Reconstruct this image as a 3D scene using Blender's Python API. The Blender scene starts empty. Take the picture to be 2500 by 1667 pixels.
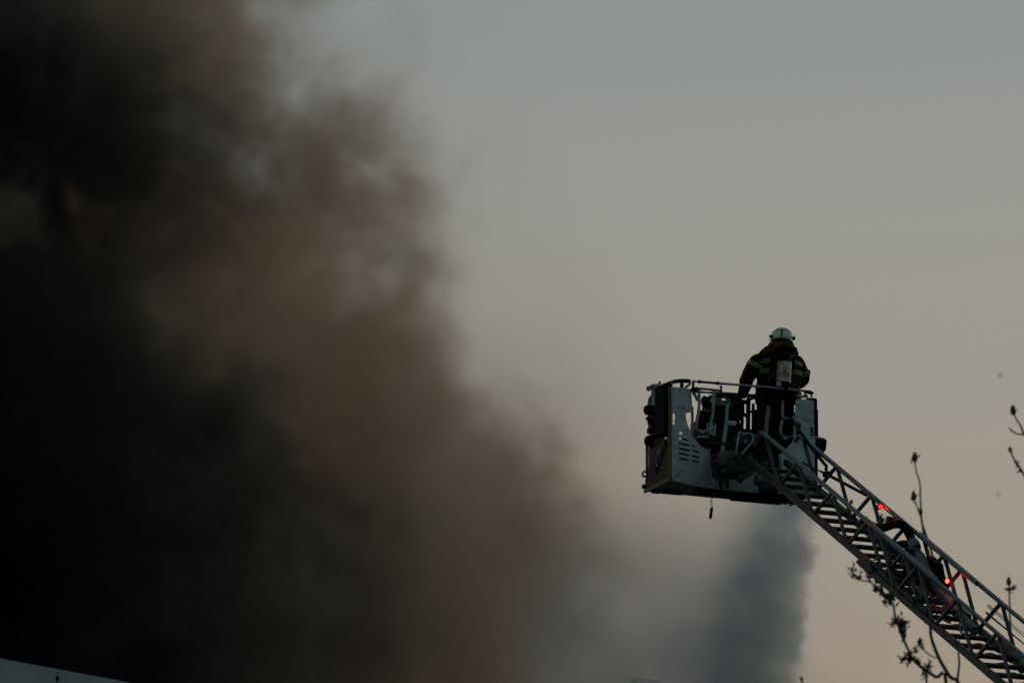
import bpy, bmesh, math, random
from mathutils import Vector, Matrix, noise
random.seed(7)
C = bpy.context.scene.collection
S = bpy.context.scene
R = math.radians

# ------------------------------------------------------------------ camera
cam_d = bpy.data.cameras.new('camera')
cam = bpy.data.objects.new('camera', cam_d); C.objects.link(cam)
PITCH = R(13.2)
CAMZ = 1.7
cam.location = (0, 0, CAMZ)
cam.rotation_euler = (R(90) + PITCH, 0, 0)
cam_d.sensor_width = 36.0; cam_d.lens = 200.0
cam_d.clip_start = 0.5; cam_d.clip_end = 6000
cam_d.dof.use_dof = True
cam_d.dof.focus_distance = 70.5
cam_d.dof.aperture_fstop = 4.0
S.camera = cam

# ------------------------------------------------------------------ sky and light
SUN_AZ, SUN_EL = 38.0, 4.0            # degrees to the right of the view direction, just above the horizon
w = bpy.data.worlds.new('World'); S.world = w; w.use_nodes = True
nt = w.node_tree; nt.nodes.clear()
out = nt.nodes.new('ShaderNodeOutputWorld')
bg = nt.nodes.new('ShaderNodeBackground'); bg.inputs['Strength'].default_value = 1.0
sky = nt.nodes.new('ShaderNodeTexSky'); sky.sky_type = 'NISHITA'; sky.sun_disc = False
sky.sun_elevation = R(SUN_EL); sky.sun_rotation = R(SUN_AZ)
sky.air_density = 1.0; sky.dust_density = 2.0; sky.ozone_density = 1.5
tc = nt.nodes.new('ShaderNodeTexCoord')
sep = nt.nodes.new('ShaderNodeSeparateXYZ'); nt.links.new(tc.outputs['Generated'], sep.inputs[0])
ramp = nt.nodes.new('ShaderNodeValToRGB'); nt.links.new(sep.outputs['Z'], ramp.inputs[0])
def set_ramp(r, stops, interp='EASE'):
    r.color_ramp.interpolation = interp
    e = r.color_ramp.elements
    while len(e) > 1: e.remove(e[-1])
    e[0].position = stops[0][0]; e[0].color = (*stops[0][1], 1)
    for p, c in stops[1:]:
        n = e.new(p); n.color = (*c, 1)
# dusk: warm dust near the horizon, going through beige to a grey blue overhead
set_ramp(ramp, [(0.0, (.300, .205, .135)), (.165, (.309, .248, .193)), (.205, (.306, .275, .231)), (.250, (.290, .286, .258)),
                (.290, (.245, .271, .266)), (.50, (.165, .205, .220)), (1.0, (.090, .125, .150))], 'LINEAR')
# the sky behind the camera is the blue grey of the far side of dusk
ramp2 = nt.nodes.new('ShaderNodeValToRGB'); nt.links.new(sep.outputs['Z'], ramp2.inputs[0])
set_ramp(ramp2, [(0.0, (.130, .165, .180)), (.25, (.165, .225, .245)), (1.0, (.090, .125, .150))], 'LINEAR')
mr = nt.nodes.new('ShaderNodeMapRange'); mr.interpolation_type = 'SMOOTHSTEP'
nt.links.new(sep.outputs['Y'], mr.inputs['Value'])
mr.inputs['From Min'].default_value = -.55; mr.inputs['From Max'].default_value = .75
mx = nt.nodes.new('ShaderNodeMix'); mx.data_type = 'RGBA'
nt.links.new(mr.outputs[0], mx.inputs['Factor']); nt.links.new(ramp2.outputs[0], mx.inputs[6]); nt.links.new(ramp.outputs[0], mx.inputs[7])
sk = nt.nodes.new('ShaderNodeMix'); sk.data_type = 'RGBA'; sk.blend_type = 'ADD'; sk.inputs['Factor'].default_value = .012
nt.links.new(mx.outputs[2], sk.inputs[6]); nt.links.new(sky.outputs[0], sk.inputs[7])
nt.links.new(sk.outputs[2], bg.inputs['Color']); nt.links.new(bg.outputs[0], out.inputs['Surface'])
try:
    w.cycles.sampling_method = 'MANUAL'; w.cycles.sample_map_resolution = 512
except Exception: pass

sun_d = bpy.data.lights.new('sun', 'SUN'); sun = bpy.data.objects.new('sun', sun_d); C.objects.link(sun)
sun_d.energy = 0.32; sun_d.color = (1.0, .72, .48); sun_d.angle = R(3)
sdir = Vector((math.sin(R(SUN_AZ)) * math.cos(R(SUN_EL)), math.cos(R(SUN_AZ)) * math.cos(R(SUN_EL)), math.sin(R(SUN_EL))))
sun.rotation_euler = sdir.to_track_quat('Z', 'Y').to_euler()

S.view_settings.view_transform = 'Standard'; S.view_settings.look = 'None'
S.view_settings.exposure = 0.0; S.view_settings.gamma = 1.0
S.view_settings.use_curve_mapping = False
cy = S.cycles
cy.use_denoising = True
cy.use_adaptive_sampling = True; cy.adaptive_threshold = 0.025
cy.max_bounces = 6; cy.diffuse_bounces = 3; cy.glossy_bounces = 3; cy.transparent_max_bounces = 12
cy.volume_bounces = 1
cy.volume_step_rate = 1.0; cy.volume_max_steps = 256
S.render.film_transparent = False

# ------------------------------------------------------------------ measuring: a photograph pixel (2500 wide) at a distance -> the world
CP, SP = math.cos(PITCH), math.sin(PITCH)
def ray(px, py):
    x = (px - 1250.0) / 2500.0 * 36.0 / 200.0
    y = -(py - 833.5) / 2500.0 * 36.0 / 200.0
    return Vector((x, CP - y * SP, SP + y * CP))
def at(px, py, d):
    return Vector((0, 0, CAMZ)) + ray(px, py) * d
# ------------------------------------------------------------------ node helpers
class NT:
    def __init__(s, mat):
        s.t = mat.node_tree
    def n(s, typ, **kw):
        nd = s.t.nodes.new(typ)
        for k, v in kw.items(): setattr(nd, k, v)
        return nd
    def link(s, a, b): s.t.links.new(a, b)
    def put(s, sock, v):
        if hasattr(v, 'is_linked') or isinstance(v, bpy.types.NodeSocket): s.link(v, sock)
        else: sock.default_value = v
    def m(s, op, a, b=0.0, c=None, clamp=False):
        nd = s.n('ShaderNodeMath', operation=op, use_clamp=clamp)
        s.put(nd.inputs[0], a); s.put(nd.inputs[1], b)
        if c is not None: s.put(nd.inputs[2], c)
        return nd.outputs[0]
    def rng(s, v, a, b, c=0.0, d=1.0, kind='SMOOTHSTEP'):
        nd = s.n('ShaderNodeMapRange', interpolation_type=kind)
        s.put(nd.inputs['Value'], v)
        for k, x in (('From Min', a), ('From Max', b), ('To Min', c), ('To Max', d)): s.put(nd.inputs[k], x)
        return nd.outputs[0]
    def noise(s, vec, scale, detail=2.0, rough=.5, dist=0.0, typ='3D'):
        nd = s.n('ShaderNodeTexNoise', noise_dimensions=typ)
        s.link(vec, nd.inputs['Vector'])
        nd.inputs['Scale'].default_value = scale; nd.inputs['Detail'].default_value = detail
        nd.inputs['Roughness'].default_value = rough; nd.inputs['Distortion'].default_value = dist
        return nd.outputs[0]

def link_obj(name, me, parent=None):
    o = bpy.data.objects.new(name, me); C.objects.link(o)
    if parent: o.parent = parent
    return o

def column_mesh(axis, seg=28, ring=lambda z: 10.0, lump=0.0, seed=0):
    """closed lumpy column through a list of (x, y, z, radius)"""
    bm = bmesh.new(); rows = []
    for (x, y, z, r) in axis:
        row = []
        for k in range(seg):
            a = 2 * math.pi * k / seg
            p = Vector((x + r * math.cos(a), y + r * math.sin(a), z))
            q = noise.noise(p * .09 + Vector((seed, 0, 0))) * lump
            row.append(bm.verts.new((x + (r + q) * math.cos(a), y + (r + q) * math.sin(a), z)))
        rows.append(row)
    for a, b in zip(rows, rows[1:]):
        for k in range(seg):
            bm.faces.new((a[k], a[(k + 1) % seg], b[(k + 1) % seg], b[k]))
    bm.faces.new(list(reversed(rows[0]))); bm.faces.new(rows[-1])
    bmesh.ops.recalc_face_normals(bm, faces=bm.faces)
    me = bpy.data.meshes.new('column'); bm.to_mesh(me); bm.free()
    return me

def float_curve(T, v, lo, hi, pts):
    """piecewise smooth y(v); pts are (v, y)"""
    ys = [p[1] for p in pts]; y0, y1 = min(ys), max(ys)
    t = T.rng(v, lo, hi, kind='LINEAR')
    fc = T.n('ShaderNodeFloatCurve'); T.link(t, fc.inputs['Value'])
    cu = fc.mapping.curves[0]
    q = [((p[0] - lo) / (hi - lo), (p[1] - y0) / (y1 - y0)) for p in pts]
    cu.points[0].location = q[0]; cu.points[1].location = q[-1]
    for a in q[1:-1]: cu.points.new(*a)
    fc.mapping.update()
    return T.m('MULTIPLY_ADD', fc.outputs[0], y1 - y0, y0)
def atY(px, py, Y):
    r = ray(px, py); return Vector((0, 0, CAMZ)) + r * (Y / r.y)

# ------------------------------------------------------------------ smoke
def volume_material(name):
    m = bpy.data.materials.new(name); m.use_nodes = True
    m.node_tree.nodes.clear()
    T = NT(m)
    o = T.n('ShaderNodeOutputMaterial'); v = T.n('ShaderNodeVolumePrincipled')
    T.link(v.outputs[0], o.inputs['Volume'])
    v.inputs['Density'].default_value = 0; 
    g = T.n('ShaderNodeNewGeometry')
    s = T.n('ShaderNodeSeparateXYZ'); T.link(g.outputs['Position'], s.inputs[0])
    return m, T, v, g.outputs['Position'], s.outputs

YP, RP = 165.0, 15.0
YC, RC = 160.0, 12.0
EDGE = [(720, 0), (770, 150), (810, 300), (840, 450), (850, 620), (945, 750), (1090, 880), (1200, 1000), (1310, 1100), (1440, 1250), (1520, 1400), (1580, 1667)]
CORE = [(120, 0), (260, 180), (400, 300), (480, 420), (520, 540), (470, 680), (460, 780), (580, 900), (740, 980), (840, 1080), (880, 1300), (860, 1667)]
def prof(pts, Y, top):
    e = [(atY(px, py, Y).z, atY(px, py, Y).x) for px, py in pts][::-1]
    return [(0.0, e[0][1] + 1.0), (14.0, e[0][1] + .5)] + e + [(e[-1][0] + 12, e[-1][1] - 4), (95.0, e[-1][1] - top)]
edge_full = prof(EDGE, YP, 14); core_full = prof(CORE, YC, 14)
# billows of brown smoke that bulge out in front of the black core: pixel, distance, radius
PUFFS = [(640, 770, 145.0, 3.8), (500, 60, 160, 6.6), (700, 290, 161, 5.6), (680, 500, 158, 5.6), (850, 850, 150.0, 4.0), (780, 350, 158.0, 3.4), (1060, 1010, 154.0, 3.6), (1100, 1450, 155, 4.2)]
SEED = (-0.5, 0.0, -3.5)      # where in the noise the plume is cut

def build_plume():
    m, T, v, P0, (X, Y, Z) = volume_material('dark_smoke')
    sh = T.n('ShaderNodeVectorMath', operation='ADD'); T.link(P0, sh.inputs[0]); sh.inputs[1].default_value = SEED
    P = sh.outputs[0]
    wob = T.n('ShaderNodeTexNoise'); T.link(P, wob.inputs['Vector']); wob.inputs['Scale'].default_value = .26; wob.inputs['Detail'].default_value = 3.0
    wv = T.n('ShaderNodeVectorMath', operation='MULTIPLY_ADD')
    T.link(wob.outputs['Color'], wv.inputs[0]); wv.inputs[1].default_value = (4.2, 4.2, 4.2); T.link(P, wv.inputs[2])
    n1 = T.noise(wv.outputs[0], .115, 5.0, .60)
    n2 = T.noise(wv.outputs[0], .62, 4.0, .62)
    def body(pts, R0, Y0):
        xe = float_curve(T, Z, 0.0, 95.0, pts)
        dx = T.m('SUBTRACT', X, T.m('SUBTRACT', xe, R0)); dy = T.m('SUBTRACT', Y, Y0)
        r = T.m('SQRT', T.m('ADD', T.m('MULTIPLY', dx, dx), T.m('MULTIPLY', dy, dy)))
        return T.m('SUBTRACT', R0, r)
    bump = T.m('ADD', T.m('MULTIPLY_ADD', n1, 20.0, -10.0), T.m('MULTIPLY_ADD', n2, 4.5, -2.25))
    da = T.m('ADD', body(edge_full, RP, YP), bump)
    tan = None
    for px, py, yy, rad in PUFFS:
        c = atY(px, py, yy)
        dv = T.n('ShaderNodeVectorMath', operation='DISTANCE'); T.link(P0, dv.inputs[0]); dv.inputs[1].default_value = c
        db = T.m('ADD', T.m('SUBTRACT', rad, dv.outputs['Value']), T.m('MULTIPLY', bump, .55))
        if tan is None: tan = T.rng(db, -1.0, 2.2)  # first billow only: its orange glow is put into the smoke colour
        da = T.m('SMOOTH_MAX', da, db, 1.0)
    dc = T.m('ADD', body(core_full, RC, YC), T.m('MULTIPLY', bump, .8))
    patch = T.rng(n2, .36, .66, .12, 1.25)
    patch = T.m('MULTIPLY', patch, T.rng(n1, .42, .58, .42, 1.35))
    A = T.m('MULTIPLY', T.m('MULTIPLY', T.rng(da, -.2, 4.5), patch), T.rng(Z, 27.0, 40.0, .34, .52))
    veil = T.m('MULTIPLY', T.m('MULTIPLY', T.rng(da, -7.0, 2.0), T.rng(n1, .30, .62, .3, 1.2)), T.m('MULTIPLY', T.rng(Z, 24.0, 44.0, .075, .005), T.rng(dc, -6.0, -1.0, 1.0, 0.0)))
    A = T.m('ADD', A, veil)
    top = T.rng(Z, 38.0, 52.0, 1.0, .65)
    B = T.m('MULTIPLY', T.m('MULTIPLY', T.rng(dc, -1.5, 4.5), 1.0), top)
    T.link(T.m('ADD', A, B), v.inputs['Density'])
    mixc = T.n('ShaderNodeMix'); mixc.data_type = 'RGBA'
    T.link(T.m('DIVIDE', B, T.m('ADD', T.m('ADD', A, B), 1e-4)), mixc.inputs['Factor'])
    glow_tint = T.n('ShaderNodeMix'); glow_tint.data_type = 'RGBA'; T.link(tan, glow_tint.inputs['Factor'])
    glow_tint.inputs[6].default_value = (.67, .59, .485, 1); glow_tint.inputs[7].default_value = (.92, .66, .45, 1)
    T.link(glow_tint.outputs[2], mixc.inputs[6]); mixc.inputs[7].default_value = (.032, .050, .058, 1)
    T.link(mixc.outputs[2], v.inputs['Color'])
    v.inputs['Anisotropy'].default_value = .35
    axis = []
    for i in range(24):
        z = 0.2 + i * 92.0 / 23
        x = [a for a in edge_full if a[0] <= z][-1]; nx = [a for a in edge_full if a[0] >= z]
        nx = nx[0] if nx else x
        t = 0 if nx[0] == x[0] else (z - x[0]) / (nx[0] - x[0])
        axis.append((x[1] + (nx[1] - x[1]) * t - RP, YP, z, RP + 7.5))
    o = link_obj('smoke_plume', column_mesh(axis, 28, lump=1.0))
    o.data.materials.append(m)
    m.cycles.volume_step_rate = .16
    o['kind'] = 'stuff'; o['label'] = 'thick black and brown smoke plume filling the left half'; o['category'] = 'smoke'
    return o
build_plume()

# the pale blue grey column that rises behind the basket
YK = 150.0
KE = [(1968, 1150), (1968, 1240), (1966, 1320), (1958, 1400), (1945, 1500), (1938, 1580), (1930, 1667)]
def build_column():
    m, T, v, P, (X, Y, Z) = volume_material('blue_grey_smoke')
    ke = [(atY(px, py, YK).z, atY(px, py, YK).x) for px, py in KE][::-1]
    zt_ = ke[-1][0]
    ke = [(0.0, ke[0][1] - .6)] + ke + [(zt_ + 4, ke[-1][1] + .1)]
    RK = 1.75
    wob = T.n('ShaderNodeTexNoise'); T.link(P, wob.inputs['Vector']); wob.inputs['Scale'].default_value = 1.1; wob.inputs['Detail'].default_value = 2.0
    wv = T.n('ShaderNodeVectorMath', operation='MULTIPLY_ADD')
    T.link(wob.outputs['Color'], wv.inputs[0]); wv.inputs[1].default_value = (.7, .7, .7); T.link(P, wv.inputs[2])
    n1 = T.noise(wv.outputs[0], 1.3, 4.0, .6)
    n2 = T.noise(wv.outputs[0], .30, 3.0, .55)
    xe = float_curve(T, Z, 0.0, zt_ + 4, ke)
    def shell(rad, Rr):
        dx = T.m('SUBTRACT', X, T.m('SUBTRACT', xe, rad)); dy = T.m('SUBTRACT', Y, YK)
        return T.m('SUBTRACT', rad, T.m('SQRT', T.m('ADD', T.m('MULTIPLY', dx, dx), T.m('MULTIPLY', dy, dy))))
    n3 = T.noise(P, 2.0, 3.0, .5)
    b1 = T.m('ADD', T.m('MULTIPLY_ADD', n1, 1.7, -.62), T.m('MULTIPLY_ADD', n3, .75, -.30))
    d1 = T.m('ADD', shell(RK, 0), b1)
    d2 = T.m('ADD', shell(3.9, 0), T.m('MULTIPLY', b1, 1.0))
    left = T.m('SUBTRACT', xe, X)
    zz = T.m('ADD', T.m('ADD', Z, T.m('MULTIPLY', left, .75)), T.m('MULTIPLY_ADD', n2, 5.0, -2.5))
    f1 = T.m('MULTIPLY', T.rng(zz, zt_ - 2.6, zt_ + 1.6, 1.0, 0.0), T.rng(left, .5, 3.1, 1.0, .05))
    f2 = T.rng(Z, zt_ - 6.0, zt_ + .2, 1.0, 0.0)
    shade = T.rng(n1, .35, .65, .6, 1.2)
    main_ = T.m('MULTIPLY', T.m('MULTIPLY', T.m('MULTIPLY', T.rng(d1, .0, .15), .95), shade), f1)
    mist = T.m('MULTIPLY', T.m('MULTIPLY', T.m('MULTIPLY', T.rng(d2, -.6, 2.8), T.rng(n2, .3, .65, .35, 1.15)), .27), f2)
    T.link(T.m('ADD', main_, mist), v.inputs['Density'])
    v.inputs['Color'].default_value = (.78, .93, 1.0, 1)
    v.inputs['Anisotropy'].default_value = .3
    axis = []
    for i in range(16):
        z = .1 + i * (zt_ + .5) / 15
        lo = [a for a in ke if a[0] <= z][-1]; hi = [a for a in ke if a[0] >= z]; hi = hi[0] if hi else lo
        t = 0 if hi[0] == lo[0] else (z - lo[0]) / (hi[0] - lo[0])
        axis.append((lo[1] + (hi[1] - lo[1]) * t - 3.9, YK, z, 5.1))
    o = link_obj('smoke_column', column_mesh(axis, 24, lump=.3, seed=5))
    o.data.materials.append(m); m.cycles.volume_step_rate = .16
    o['kind'] = 'stuff'; o['label'] = 'narrow blue grey smoke column rising behind and below the basket'; o['category'] = 'smoke'
build_column()
# ------------------------------------------------------------------ mesh helpers
def frame_rot(d, up=Vector((0, 0, 1))):
    d = d.normalized()
    if abs(d.dot(up)) > .98: up = Vector((0, 1, 0))
    x = d.cross(up).normalized(); y = x.cross(d).normalized()
    return x, y

def smooth_path(pts, n=4):
    """Catmull-Rom through points"""
    if len(pts) < 3: return [Vector(p) for p in pts]
    P = [Vector(p) for p in pts]; out = []
    for i in range(len(P) - 1):
        p0 = P[max(i - 1, 0)]; p1 = P[i]; p2 = P[i + 1]; p3 = P[min(i + 2, len(P) - 1)]
        for k in range(n):
            t = k / n
            out.append(.5 * ((2 * p1) + (p2 - p0) * t + (2 * p0 - 5 * p1 + 4 * p2 - p3) * t * t + (3 * p1 - p0 - 3 * p2 + p3) * t ** 3))
    out.append(P[-1]); return out

def tube(bm, pts, rad, seg=8, up=Vector((0, 0, 1)), squash=1.0, cap=True):
    pts = [Vector(p) for p in pts]
    n = len(pts)
    rads = rad if isinstance(rad, (list, tuple)) else [rad] * n
    rows = []; prev = None
    for i, p in enumerate(pts):
        d = (pts[min(i + 1, n - 1)] - pts[max(i - 1, 0)])
        if d.length < 1e-9: d = Vector((0, 0, 1))
        d.normalize()
        if prev is None: x, y = frame_rot(d, up)
        else:
            x = prev - d * prev.dot(d)
            x = x.normalized() if x.length > 1e-6 else frame_rot(d, up)[0]
            y = x.cross(d) * -1
        prev = x
        r = rads[i]
        rows.append([bm.verts.new(p + (x * math.cos(2 * math.pi * k / seg) + y * squash * math.sin(2 * math.pi * k / seg)) * r) for k in range(seg)])
    for a, b in zip(rows, rows[1:]):
        for k in range(seg): bm.faces.new((a[k], a[(k + 1) % seg], b[(k + 1) % seg], b[k]))
    if cap:
        bm.faces.new(list(reversed(rows[0]))); bm.faces.new(rows[-1])

def beam(bm, a, b, wdt, hgt, up=Vector((0, 0, 1))):
    """square bar from a to b"""
    a, b = Vector(a), Vector(b); x, y = frame_rot(b - a, up)
    vs = []
    for p in (a, b):
        vs.append([bm.verts.new(p + x * wdt / 2 * i + y * hgt / 2 * j) for i, j in ((-1, -1), (1, -1), (1, 1), (-1, 1))])
    for k in range(4): bm.faces.new((vs[0][k], vs[0][(k + 1) % 4], vs[1][(k + 1) % 4], vs[1][k]))
    bm.faces.new(list(reversed(vs[0]))); bm.faces.new(vs[1])

def box(bm, c, s, rot=None):
    c = Vector(c); vs = []
    for z in (-1, 1):
        for i, j in ((-1, -1), (1, -1), (1, 1), (-1, 1)):
            q = Vector((i * s[0] / 2, j * s[1] / 2, z * s[2] / 2))
            if rot: q = rot @ q
            vs.append(bm.verts.new(c + q))
    for f in ((3, 2, 1, 0), (4, 5, 6, 7), (0, 1, 5, 4), (1, 2, 6, 5), (2, 3, 7, 6), (3, 0, 4, 7)): bm.faces.new([vs[i] for i in f])

def lathe(bm, c, prof, axis=Vector((0, 0, 1)), seg=16):
    """prof: (distance along axis, radius)"""
    c = Vector(c); x, y = frame_rot(Vector(axis)); ax = Vector(axis).normalized(); rows = []
    for h, r in prof:
        rows.append([bm.verts.new(c + ax * h + (x * math.cos(2 * math.pi * k / seg) + y * math.sin(2 * math.pi * k / seg)) * max(r, 1e-4)) for k in range(seg)])
    for a, b in zip(rows, rows[1:]):
        for k in range(seg): bm.faces.new((a[k], a[(k + 1) % seg], b[(k + 1) % seg], b[k]))
    bm.faces.new(list(reversed(rows[0]))); bm.faces.new(rows[-1])

def ball(bm, c, r, seg=12, rings=8, sc=(1, 1, 1), rot=None):
    c = Vector(c); prof = []
    rows = []
    for i in range(1, rings):
        t = math.pi * i / rings
        row = []
        for k in range(seg):
            q = Vector((math.sin(t) * math.cos(2 * math.pi * k / seg) * r * sc[0], math.sin(t) * math.sin(2 * math.pi * k / seg) * r * sc[1], math.cos(t) * r * sc[2]))
            if rot: q = rot @ q
            row.append(bm.verts.new(c + q))
        rows.append(row)
    q = Vector((0, 0, r * sc[2])); q = rot @ q if rot else q
    t0 = bm.verts.new(c + q); t1 = bm.verts.new(c - q)
    for a, b in zip(rows, rows[1:]):
        for k in range(seg): bm.faces.new((a[k], b[k], b[(k + 1) % seg], a[(k + 1) % seg]))
    for k in range(seg):
        bm.faces.new((t0, rows[0][k], rows[0][(k + 1) % seg])); bm.faces.new((t1, rows[-1][(k + 1) % seg], rows[-1][k]))

def make(name, bm, mat, parent=None, smooth=False, bevel=0.0):
    bmesh.ops.recalc_face_normals(bm, faces=bm.faces)
    me = bpy.data.meshes.new(name); bm.to_mesh(me); bm.free()
    o = link_obj(name, me, parent)
    me.materials.append(mat)
    if smooth:
        for p in me.polygons: p.use_smooth = True
        try: me.set_sharp_from_angle(angle=R(40))
        except Exception: pass
    if bevel:
        b = o.modifiers.new('bevel', 'BEVEL'); b.width = bevel; b.segments = 2; b.limit_method = 'ANGLE'; b.angle_limit = R(50)
    return o

def piece(name, mat, parent, fn, *a, smooth=False, bevel=0.0, **k):
    bm = bmesh.new(); fn(bm, *a, **k)
    return make(name, bm, mat, parent, smooth, bevel)

def plate(name, outer, holes, M, th, mat, parent, mirror=None, bevel=0.0):
    """flat sheet with cut-outs: 2D outline and holes, laid out by the matrix M"""
    cu = bpy.data.curves.new('outline', 'CURVE'); cu.dimensions = '2D'; cu.fill_mode = 'BOTH'
    cu.extrude = th / 2; cu.resolution_u = 1
    for poly in [outer] + list(holes):
        sp = cu.splines.new('POLY'); sp.points.add(len(poly) - 1); sp.use_cyclic_u = True
        for q, (x, y) in zip(sp.points, poly): q.co = (x, y, 0, 1)
    tmp = bpy.data.objects.new('outline', cu)
    me = bpy.data.meshes.new_from_object(tmp)
    bpy.data.objects.remove(tmp); bpy.data.curves.remove(cu)
    me.transform(M)
    if mirror is not None:
        me.transform(Matrix.Translation((mirror, 0, 0)) @ Matrix.Scale(-1, 4, (1, 0, 0))); me.flip_normals()
    me.materials.clear(); me.materials.append(mat); me.name = name
    return link_obj(name, me, parent)

def text_mesh(txt, size):
    cu = bpy.data.curves.new('lettering', 'FONT'); cu.body = txt; cu.size = size; cu.align_x = 'LEFT'; cu.extrude = .0015; cu.offset = .012 * size
    tmp = bpy.data.objects.new('lettering', cu); me = bpy.data.meshes.new_from_object(tmp)
    bpy.data.objects.remove(tmp); bpy.data.curves.remove(cu)
    return me

def thing(name, label, cat, loc=(0, 0, 0), rotz=0.0, group=None):
    o = bpy.data.objects.new(name, None); C.objects.link(o)
    o.location = loc; o.rotation_euler = (0, 0, rotz); o.empty_display_size = .2
    o['label'] = label; o['category'] = cat
    if group: o['group'] = group
    return o
def tag(o, label, cat, group=None):
    o['label'] = label; o['category'] = cat
    if group: o['group'] = group
    return o

# ------------------------------------------------------------------ materials
def mat(name, col, rough=.5, metal=0.0, var=.25, scale=9.0, bump=0.0, spec=.5, dirt=None):
    m = bpy.data.materials.new(name); m.use_nodes = True
    T = NT(m); b = m.node_tree.nodes['Principled BSDF']
    tcn = T.n('ShaderNodeTexCoord').outputs['Object']
    n = T.noise(tcn, scale, 5.0, .6)
    f = T.rng(n, .3, .7, kind='LINEAR')
    mx = T.n('ShaderNodeMix'); mx.data_type = 'RGBA'; T.link(f, mx.inputs['Factor'])
    d = dirt or tuple(c * (1 - var) for c in col)
    mx.inputs[6].default_value = (*d, 1); mx.inputs[7].default_value = (*col, 1)
    T.link(mx.outputs[2], b.inputs['Base Color'])
    T.link(T.rng(T.noise(tcn, scale * 3, 3.0), .3, .7, rough - .1, min(rough + .12, 1.0), kind='LINEAR'), b.inputs['Roughness'])
    b.inputs['Metallic'].default_value = metal
    b.inputs['Specular IOR Level'].default_value = spec
    if bump:
        bp = T.n('ShaderNodeBump'); bp.inputs['Strength'].default_value = bump; bp.inputs['Distance'].default_value = .01
        T.link(T.noise(tcn, scale * 6, 4.0), bp.inputs['Height']); T.link(bp.outputs[0], b.inputs['Normal'])
    return m
def glow(name, col, strength):
    m = bpy.data.materials.new(name); m.use_nodes = True
    b = m.node_tree.nodes['Principled BSDF']
    b.inputs['Base Color'].default_value = (*[c * .4 for c in col], 1)
    b.inputs['Emission Color'].default_value = (*col, 1); b.inputs['Emission Strength'].default_value = strength
    return m
M_PANEL = mat('grey_painted_aluminium', (.41, .485, .475), .5, 0.0, .42, 11, .2, .3)
M_TUBE = mat('dull_silver_tube', (.27, .285, .28), .42, .35, .3, 12)
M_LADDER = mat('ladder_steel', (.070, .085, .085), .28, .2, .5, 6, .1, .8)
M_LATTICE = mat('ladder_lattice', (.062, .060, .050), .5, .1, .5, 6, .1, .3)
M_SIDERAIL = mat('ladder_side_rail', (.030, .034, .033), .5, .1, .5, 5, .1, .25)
M_DARKSTEEL = mat('dark_steel', (.020, .022, .022), .5, .2, .4, 9, 0, .25)
M_BLACK = mat('black_rubber', (.004, .0045, .0045), .75, 0, .4, 12, .1, .08)
M_BLACKP = mat('black_paint', (.005, .006, .006), .6, 0, .4, 8, 0, .12)
M_OLIVE = mat('yellow_film', (.043, .040, .024), .6, 0, .3, 8, 0, .1)
M_LIME = mat('lime_reflective_tape', (.085, .094, .006), .5, 0, .2, 20, 0, .2)
M_TAN = mat('tan_cover', (.11, .095, .07), .6, .1, .45, 14, .3)
M_PIPE = mat('water_pipe_grey', (.10, .14, .15), .4, .3, .35, 8)
M_PLATE = mat('printed_plate', (.36, .39, .39), .5, 0, .15, 20)
M_PRINT = mat('black_print', (.004, .004, .004), .9, 0, .2, 20, 0, .02)
M_AMBER = mat('amber_fitting', (.30, .17, .03), .4, 0, .3, 20)
M_RED = mat('red_fitting', (.35, .02, .015), .4, 0, .3, 20)
M_CABLE = mat('cable_black', (.03, .03, .03), .5, 0, .3, 20)

# ------------------------------------------------------------------ rescue basket
YAW = R(24)
B0 = at(1637, 1172, 71.6)
cage = thing('rescue_basket', 'grey and yellow fire ladder basket carrying the firefighter', 'rescue basket', B0, YAW)
RZi = Matrix.Rotation(-YAW, 3, 'Z')
def hit(px, py, p0, n):
    """where the sight line of a photograph pixel meets a plane given in basket coordinates"""
    o = RZi @ (Vector((0, 0, CAMZ)) - B0); d = RZi @ ray(px, py)
    n = Vector(n); p0 = Vector(p0)
    return o + d * ((p0 - o).dot(n) / d.dot(n))
def onv(px, py, v): return hit(px, py, (0, v, 0), (0, 1, 0))
def onu(px, py, u): return hit(px, py, (u, 0, 0), (1, 0, 0))
WB, DB, RU, RV = 2.05, .78, .68, .28
FLOOR = .20

def extrude_poly(bm, poly, z0, z1):
    a = [bm.verts.new((x, y, z0)) for x, y in poly]; b = [bm.verts.new((x, y, z1)) for x, y in poly]
    n = len(poly)
    for k in range(n): bm.faces.new((a[k], a[(k + 1) % n], b[(k + 1) % n], b[k]))
    bm.faces.new(list(reversed(a))); bm.faces.new(b)
tray = [(.012, .018), (RU, RV + .012), (WB - RU, RV + .012), (WB - .012, .018), (WB - .012, DB), (.012, DB)]
piece('floor', M_DARKSTEEL, cage, extrude_poly, tray, .0, .17, bevel=.01)
piece('tread_plate', M_BLACKP, cage, extrude_poly, [(x * .985 + .015, y * .96 + .015) for x, y in tray], .171, FLOOR)
for (u, v, sx, sy) in ((.78, .36, .52, .22), (1.45, .40, .72, .30), (.32, .62, .3, .12), (.12, .66, .12, .1)):
    piece('bumper', M_BLACK, cage, box, (u, v, -.035 if sx > .4 else -.015), (sx, sy, .075 if sx > .4 else .035), bevel=.02)

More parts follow.
